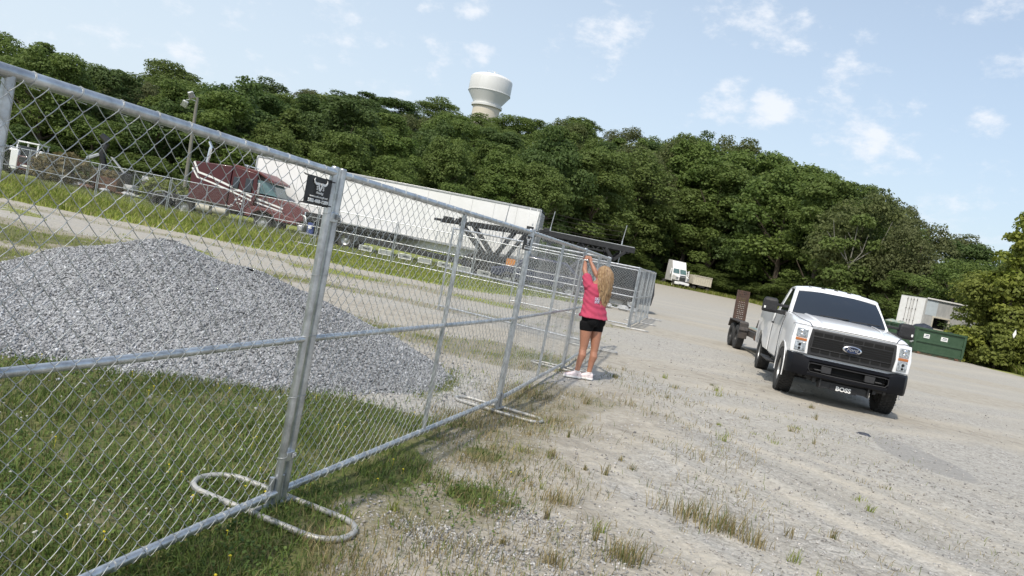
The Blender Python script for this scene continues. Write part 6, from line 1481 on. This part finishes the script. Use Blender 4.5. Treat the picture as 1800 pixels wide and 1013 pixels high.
# head tipped back a little, looking up at the hands
hf = (fwd + Vector((-.05, 0, .30))).normalized(); hu = (up - hf * up.dot(hf)).normalized(); hr = hf.cross(hu)
hc = V3['head'] + up * .02
ball(B, hc, .074, .092, .100, hr, hf, hu); ball(B, hc + hf * .035 - hu * .055, .052, .056, .058, hr, hf, hu)
limb(B, [(*(hc + hf * .088 + hu * .012), .010), (*(hc + hf * .104 - hu * .018), .014)], 8)
ball(B, hc + hf * .086 - hu * .048, .024, .014, .012, hr, hf, hu)
for sx in (-1, 1): ball(B, hc + hr * sx * .076 - hf * .004 - hu * .008, .010, .020, .032, hr, hf, hu)
for s, oth in (('l', 1), ('r', -1)):
    sh, el, wr = V3[s + 'sh'], V3[s + 'elb'], V3[s + 'wr']
    limb(B, [(*(sh + (V3['chs'] - sh) * .25), .055), (*sh, .054), (*sh.lerp(el, .35), .044), (*sh.lerp(el, .8), .036), (*el, .036), (*el.lerp(wr, .3), .037), (*el.lerp(wr, .8), .025), (*wr, .023)], 14)
    # palm and five curled fingers closing on the post top
    tgt = Vector((.974 - WX, 10.763 - WY - .0, 1.775 - (0 if s == 'l' else .05))) + Vector((.045 if s == 'l' else .065, -.06, 0))
    d = (tgt - wr).normalized(); sd = d.cross(up).normalized(); nn_ = sd.cross(d).normalized()
    palm = wr + d * .045
    B.loft([ring(wr + d * .0, .024, .017, sd, nn_, 12), ring(wr + d * .03, .036, .015, sd, nn_, 12), ring(wr + d * .07, .041, .014, sd, nn_, 12), ring(wr + d * .085, .036, .011, sd, nn_, 12)])
    for k, (off_, ln_) in enumerate(((-.031, .062), (-.011, .072), (.010, .068), (.030, .052))):
        b0 = wr + d * .080 + sd * off_; b1 = b0 + (d * .75 + nn_ * .25).normalized() * ln_ * .42; b2 = b1 + (d * .55 - nn_ * .8).normalized() * ln_ * .34; b3 = b2 + (-d * .35 - nn_ * .9).normalized() * ln_ * .28
        limb(B, [(*b0, .0095), (*b1, .009), (*b2, .0082), (*b3, .0072)], 8)
    t0 = wr + d * .03 - sd * .030 * oth; t1 = t0 + (d * .6 - sd * .5 * oth - nn_ * .3).normalized() * .034; t2 = t1 + (d * .8 + sd * .15 * oth - nn_ * .5).normalized() * .028
    limb(B, [(*t0, .013), (*t1, .0105), (*t2, .009)], 8)
body_ = fuse(B, 'person', M_skin, .0065, None, 3)
# the body mesh itself is the thing; hair and clothes hang on it
woman_obj = body_; tag(woman_obj, 'woman in raspberry t-shirt and black shorts reaching up to the fence post', 'person')
woman_obj.location = (WX, WY, WZ + .012)
Bsh = MB()
rg = trunk_rings(.022, .84, 1.38); rr2 = []
for i, (c, a, b) in enumerate(rg):
    k = .030 if c.z < 1.0 else (.026 if c.z < 1.12 else .006)
    rr2.append(ring(c, a + k + (.012 if .95 < c.z < 1.12 else 0), b + k, rgt, fwd, 24, 2.3))
Bsh.loft(rr2)
for s in 'lr':
    sh, el = V3[s + 'sh'], V3[s + 'elb']
    limb(Bsh, [(*(sh + (V3['chs'] - sh) * .45), .082), (*(sh - up * .015), .080), (*sh.lerp(el, .35), .070), (*sh.lerp(el, .58), .066)], 16)
shirt = fuse(Bsh, 'tshirt', M_shirt, .009, woman_obj, 5)
V = np.empty(len(shirt.data.vertices) * 3); shirt.data.vertices.foreach_get('co', V); V = V.reshape(-1, 3)
ux = V[:, 0] * .785 + V[:, 1] * .62; uf = V[:, 0] * -.62 + V[:, 1] * .785; N_ = np.empty(len(V) * 3); shirt.data.vertices.foreach_get('normal', N_); N_ = N_.reshape(-1, 3)
fold = .0045 * np.sin(V[:, 2] * 46 + ux * 40 + 2 * np.sin(ux * 18)) * np.clip((1.30 - V[:, 2]) * 3, 0, 1) + .005 * np.sin(ux * 55 + V[:, 2] * 20) * np.clip((1.02 - V[:, 2]) * 6, 0, 1) + .003 * np.sin(V[:, 2] * 90 - uf * 50)
V += N_ * fold[:, None]; low = V[:, 2] < .845; V[low, 2] = .845 + (V[low, 2] - .845) * .2
shirt.data.vertices.foreach_set('co', V.ravel()); shirt.data.update()
Bs = MB(); rg = [(c, a, b) for c, a, b in trunk_rings(.009, .76, .95)]
Bs.loft([ring(c, a, b, rgt, fwd, 24, 2.3) for c, a, b in rg])
ball(Bs, V3['pel'] - fwd * .055 - rgt * .075 + up * -.02, .097, .094, .103); ball(Bs, V3['pel'] - fwd * .055 + rgt * .075 + up * -.02, .097, .094, .103)
for s in 'lr': limb(Bs, [(*V3[s + 'kne'].lerp(V3[s + 'hip'], .70), .095), (*V3[s + 'kne'].lerp(V3[s + 'hip'], .85), .103), (*V3[s + 'hip'], .106)], 18)
fuse(Bs, 'shorts', M_short, .008, woman_obj, 3)
for s in 'lr':
    an = V3[s + 'ank']; fd = (fwd * .45 + rgt * -.9).normalized() if s == 'l' else (fwd * .6 + rgt * -.75).normalized(); fs_ = Vector((fd.y, -fd.x, 0)); g0 = Vector((an.x, an.y, 0))
    Bf = MB(); Bf.loft([ring(g0 + fd * d_ + up * z_, w_, h_, fs_, up, 14, 2.4) for d_, z_, w_, h_ in ((-.068, .048, .018, .030), (-.055, .052, .032, .044), (-.02, .056, .037, .050), (.03, .052, .036, .045), (.08, .042, .041, .034), (.13, .034, .042, .027), (.165, .028, .034, .020), (.185, .024, .016, .012))])
    limb(Bf, [(*(an + up * -.02), .044), (*(an + up * .005), .043)], 14); sh_ = fuse(Bf, 'shoe', M_shoe, .006, woman_obj, 2)
    Bq = MB(); pts = [(g0 + fd * d_, w_) for d_, w_ in ((-.075, .014), (-.06, .034), (0, .038), (.06, .040), (.12, .045), (.165, .036), (.19, .014))]
    Bq.loft([[tuple(p - fs_ * w_ + up * .0), tuple(p + fs_ * w_ + up * .0), tuple(p + fs_ * w_ * 1.02 + up * .026), tuple(p - fs_ * w_ * 1.02 + up * .026)] for p, w_ in pts]); Bq.build('sole', M_sole, sh_, bevel=.004)
    Bk = MB(); Bk.tube([tuple(an + Vector((.040 * cos(a), .040 * sin(a), .016))) for a in np.linspace(0, 2 * pi, 18, endpoint=False)], .006, 6, False, closed=True); Bk.build('sock', M_sole, sh_, smooth=60)
# hair: scalp cap and many wavy tapering locks down the back
Bh = MB(); ball(Bh, hc - hf * .014 + hu * .010, .082, .093, .101, hr, hf, hu)
cap = fuse(Bh, 'hair', M_hair, .008, woman_obj, 2)
rh = random.Random(4); Bl = MB()
for i in range(230):
    a = rh.uniform(-1.75, 1.75); e = rh.uniform(-.15, 1.35)                       # around the back of the skull
    dirv = (-hf * cos(a) + hr * sin(a)) * cos(e) + hu * sin(e); p0 = hc - hf * .016 + hu * .012 + Vector(dirv) * .094
    side = rh.uniform(-1, 1); ln_ = rh.uniform(.34, .56) * (1 - .12 * abs(a)); ph = rh.uniform(0, 6.28); amp = rh.uniform(.007, .016); fq = rh.uniform(9, 14)
    out = -hf * cos(a) * 1.0 + hr * sin(a) * .75; out.z = 0
    out = out.normalized() if out.length > .01 else -fwd
    tgt = V3['chs'] - fwd * (.145 + .02 * rh.random()) + rgt * (.078 * sin(a) + .035 * side + .050); tgt.z = p0.z - ln_
    if tgt.z < .985: tgt.z = .985 + rh.random() * .05
    pts = []; rs_ = []
    for k in range(11):
        t = k / 10; base = p0.lerp(tgt, t); bulge = out * (.034 * sin(pi * min(1, t * 1.35)) * (1 if t < .75 else .8)) ; wv = amp * min(1, t * 2.2)
        pts.append(base + bulge + rgt * (wv * sin(fq * t + ph)) - fwd * (wv * .8 * cos(fq * t + ph) * .9) + up * (.028 * sin(pi * t) if e > .8 else 0)); rs_.append(.011 * (1 - .25 * t) if k < 9 else .011 * (.6 if k == 9 else .15))
    Bl.tube(pts, rs_, 5)
lk = Bl.build('locks', M_hair, cap, smooth=70, fixn=False); tag(lk, kind='stuff')
# watch on the left wrist
wv = V3['lelb'].lerp(V3['lwr'], .86); t_ = (V3['lwr'] - V3['lelb']).normalized(); a_ = (rgt - t_ * rgt.dot(t_)).normalized(); b_ = t_.cross(a_)
Bw = MB(); Bw.tube([tuple(wv + a_ * .029 * cos(q) + b_ * .029 * sin(q)) for q in np.linspace(0, 2 * pi, 18, endpoint=False)], .008, 6, False, closed=True); wt_ = Bw.build('watch', M_letter, woman_obj, smooth=60)
fc = wv + Vector((.014, -.030, 0)); Bw = MB(); Bw.box((0, 0, 0), (.036, .016, .034)); Bw.build('watch_face', M_black, wt_, bevel=.004, loc=fc)
# small pale print low on the back of the shirt and a dark mark by the shoulder blade
def back_pt(u, z):
    k = ['pel', 'wst', 'chs', 'neck']; zs = [V3[q].z for q in k]; c = Vector((np.interp(z, zs, [V3[q].x for q in k]), np.interp(z, zs, [V3[q].y for q in k]), z))
    zz, aa, bb = zip(*[(c_.z, a_, b_) for c_, a_, b_ in trunk_rings(.05)]); a2 = np.interp(z, zz, aa); b2 = np.interp(z, zz, bb)
    return c + rgt * u - fwd * (b2 * math.sqrt(max(.05, 1 - (u / a2) ** 2)) + .004)
M_print = mat('pale blue shirt print', (.50, .58, .72), .8)
Bp = MB()
for k in range(4):
    z = 1.165 - k * .022; Bp.tube([back_pt(-.115 + .012 * j, z + .007 * sin(j * 2.3 + k) + .002 * j) for j in range(7)], .005, 4)
Bp.build('back_print', M_print, shirt)
Bp = MB(); Bp.tube([back_pt(-.055 + .008 * j, 1.285 - .004 * j) for j in range(4)], .010, 5); Bp.build('shoulder_print', M_black, shirt)
# ------------------------------------------------------------------ tell look-alikes apart by their order from left to right
def tell_apart():
    by = {}
    for o in COL.objects:
        if o.parent is None and o.get('label'): by.setdefault(o['label'], []).append(o)
    num = ['', 'one', 'two', 'three', 'four', 'five', 'six', 'seven', 'eight', 'nine', 'ten', 'eleven', 'twelve']
    od = ['leftmost', 'second', 'third', 'fourth', 'fifth', 'sixth', 'seventh', 'eighth', 'ninth', 'tenth', 'eleventh', 'twelfth']
    for lb, os_ in by.items():
        n = len(os_)
        if 1 < n <= 12:
            os_.sort(key=lambda o: o.location.x / max(o.location.y, 1))
            for i, o in enumerate(os_): o['label'] = f"{lb}, {'rightmost' if i == n - 1 else od[i]} of {num[n]}"
tell_apart()
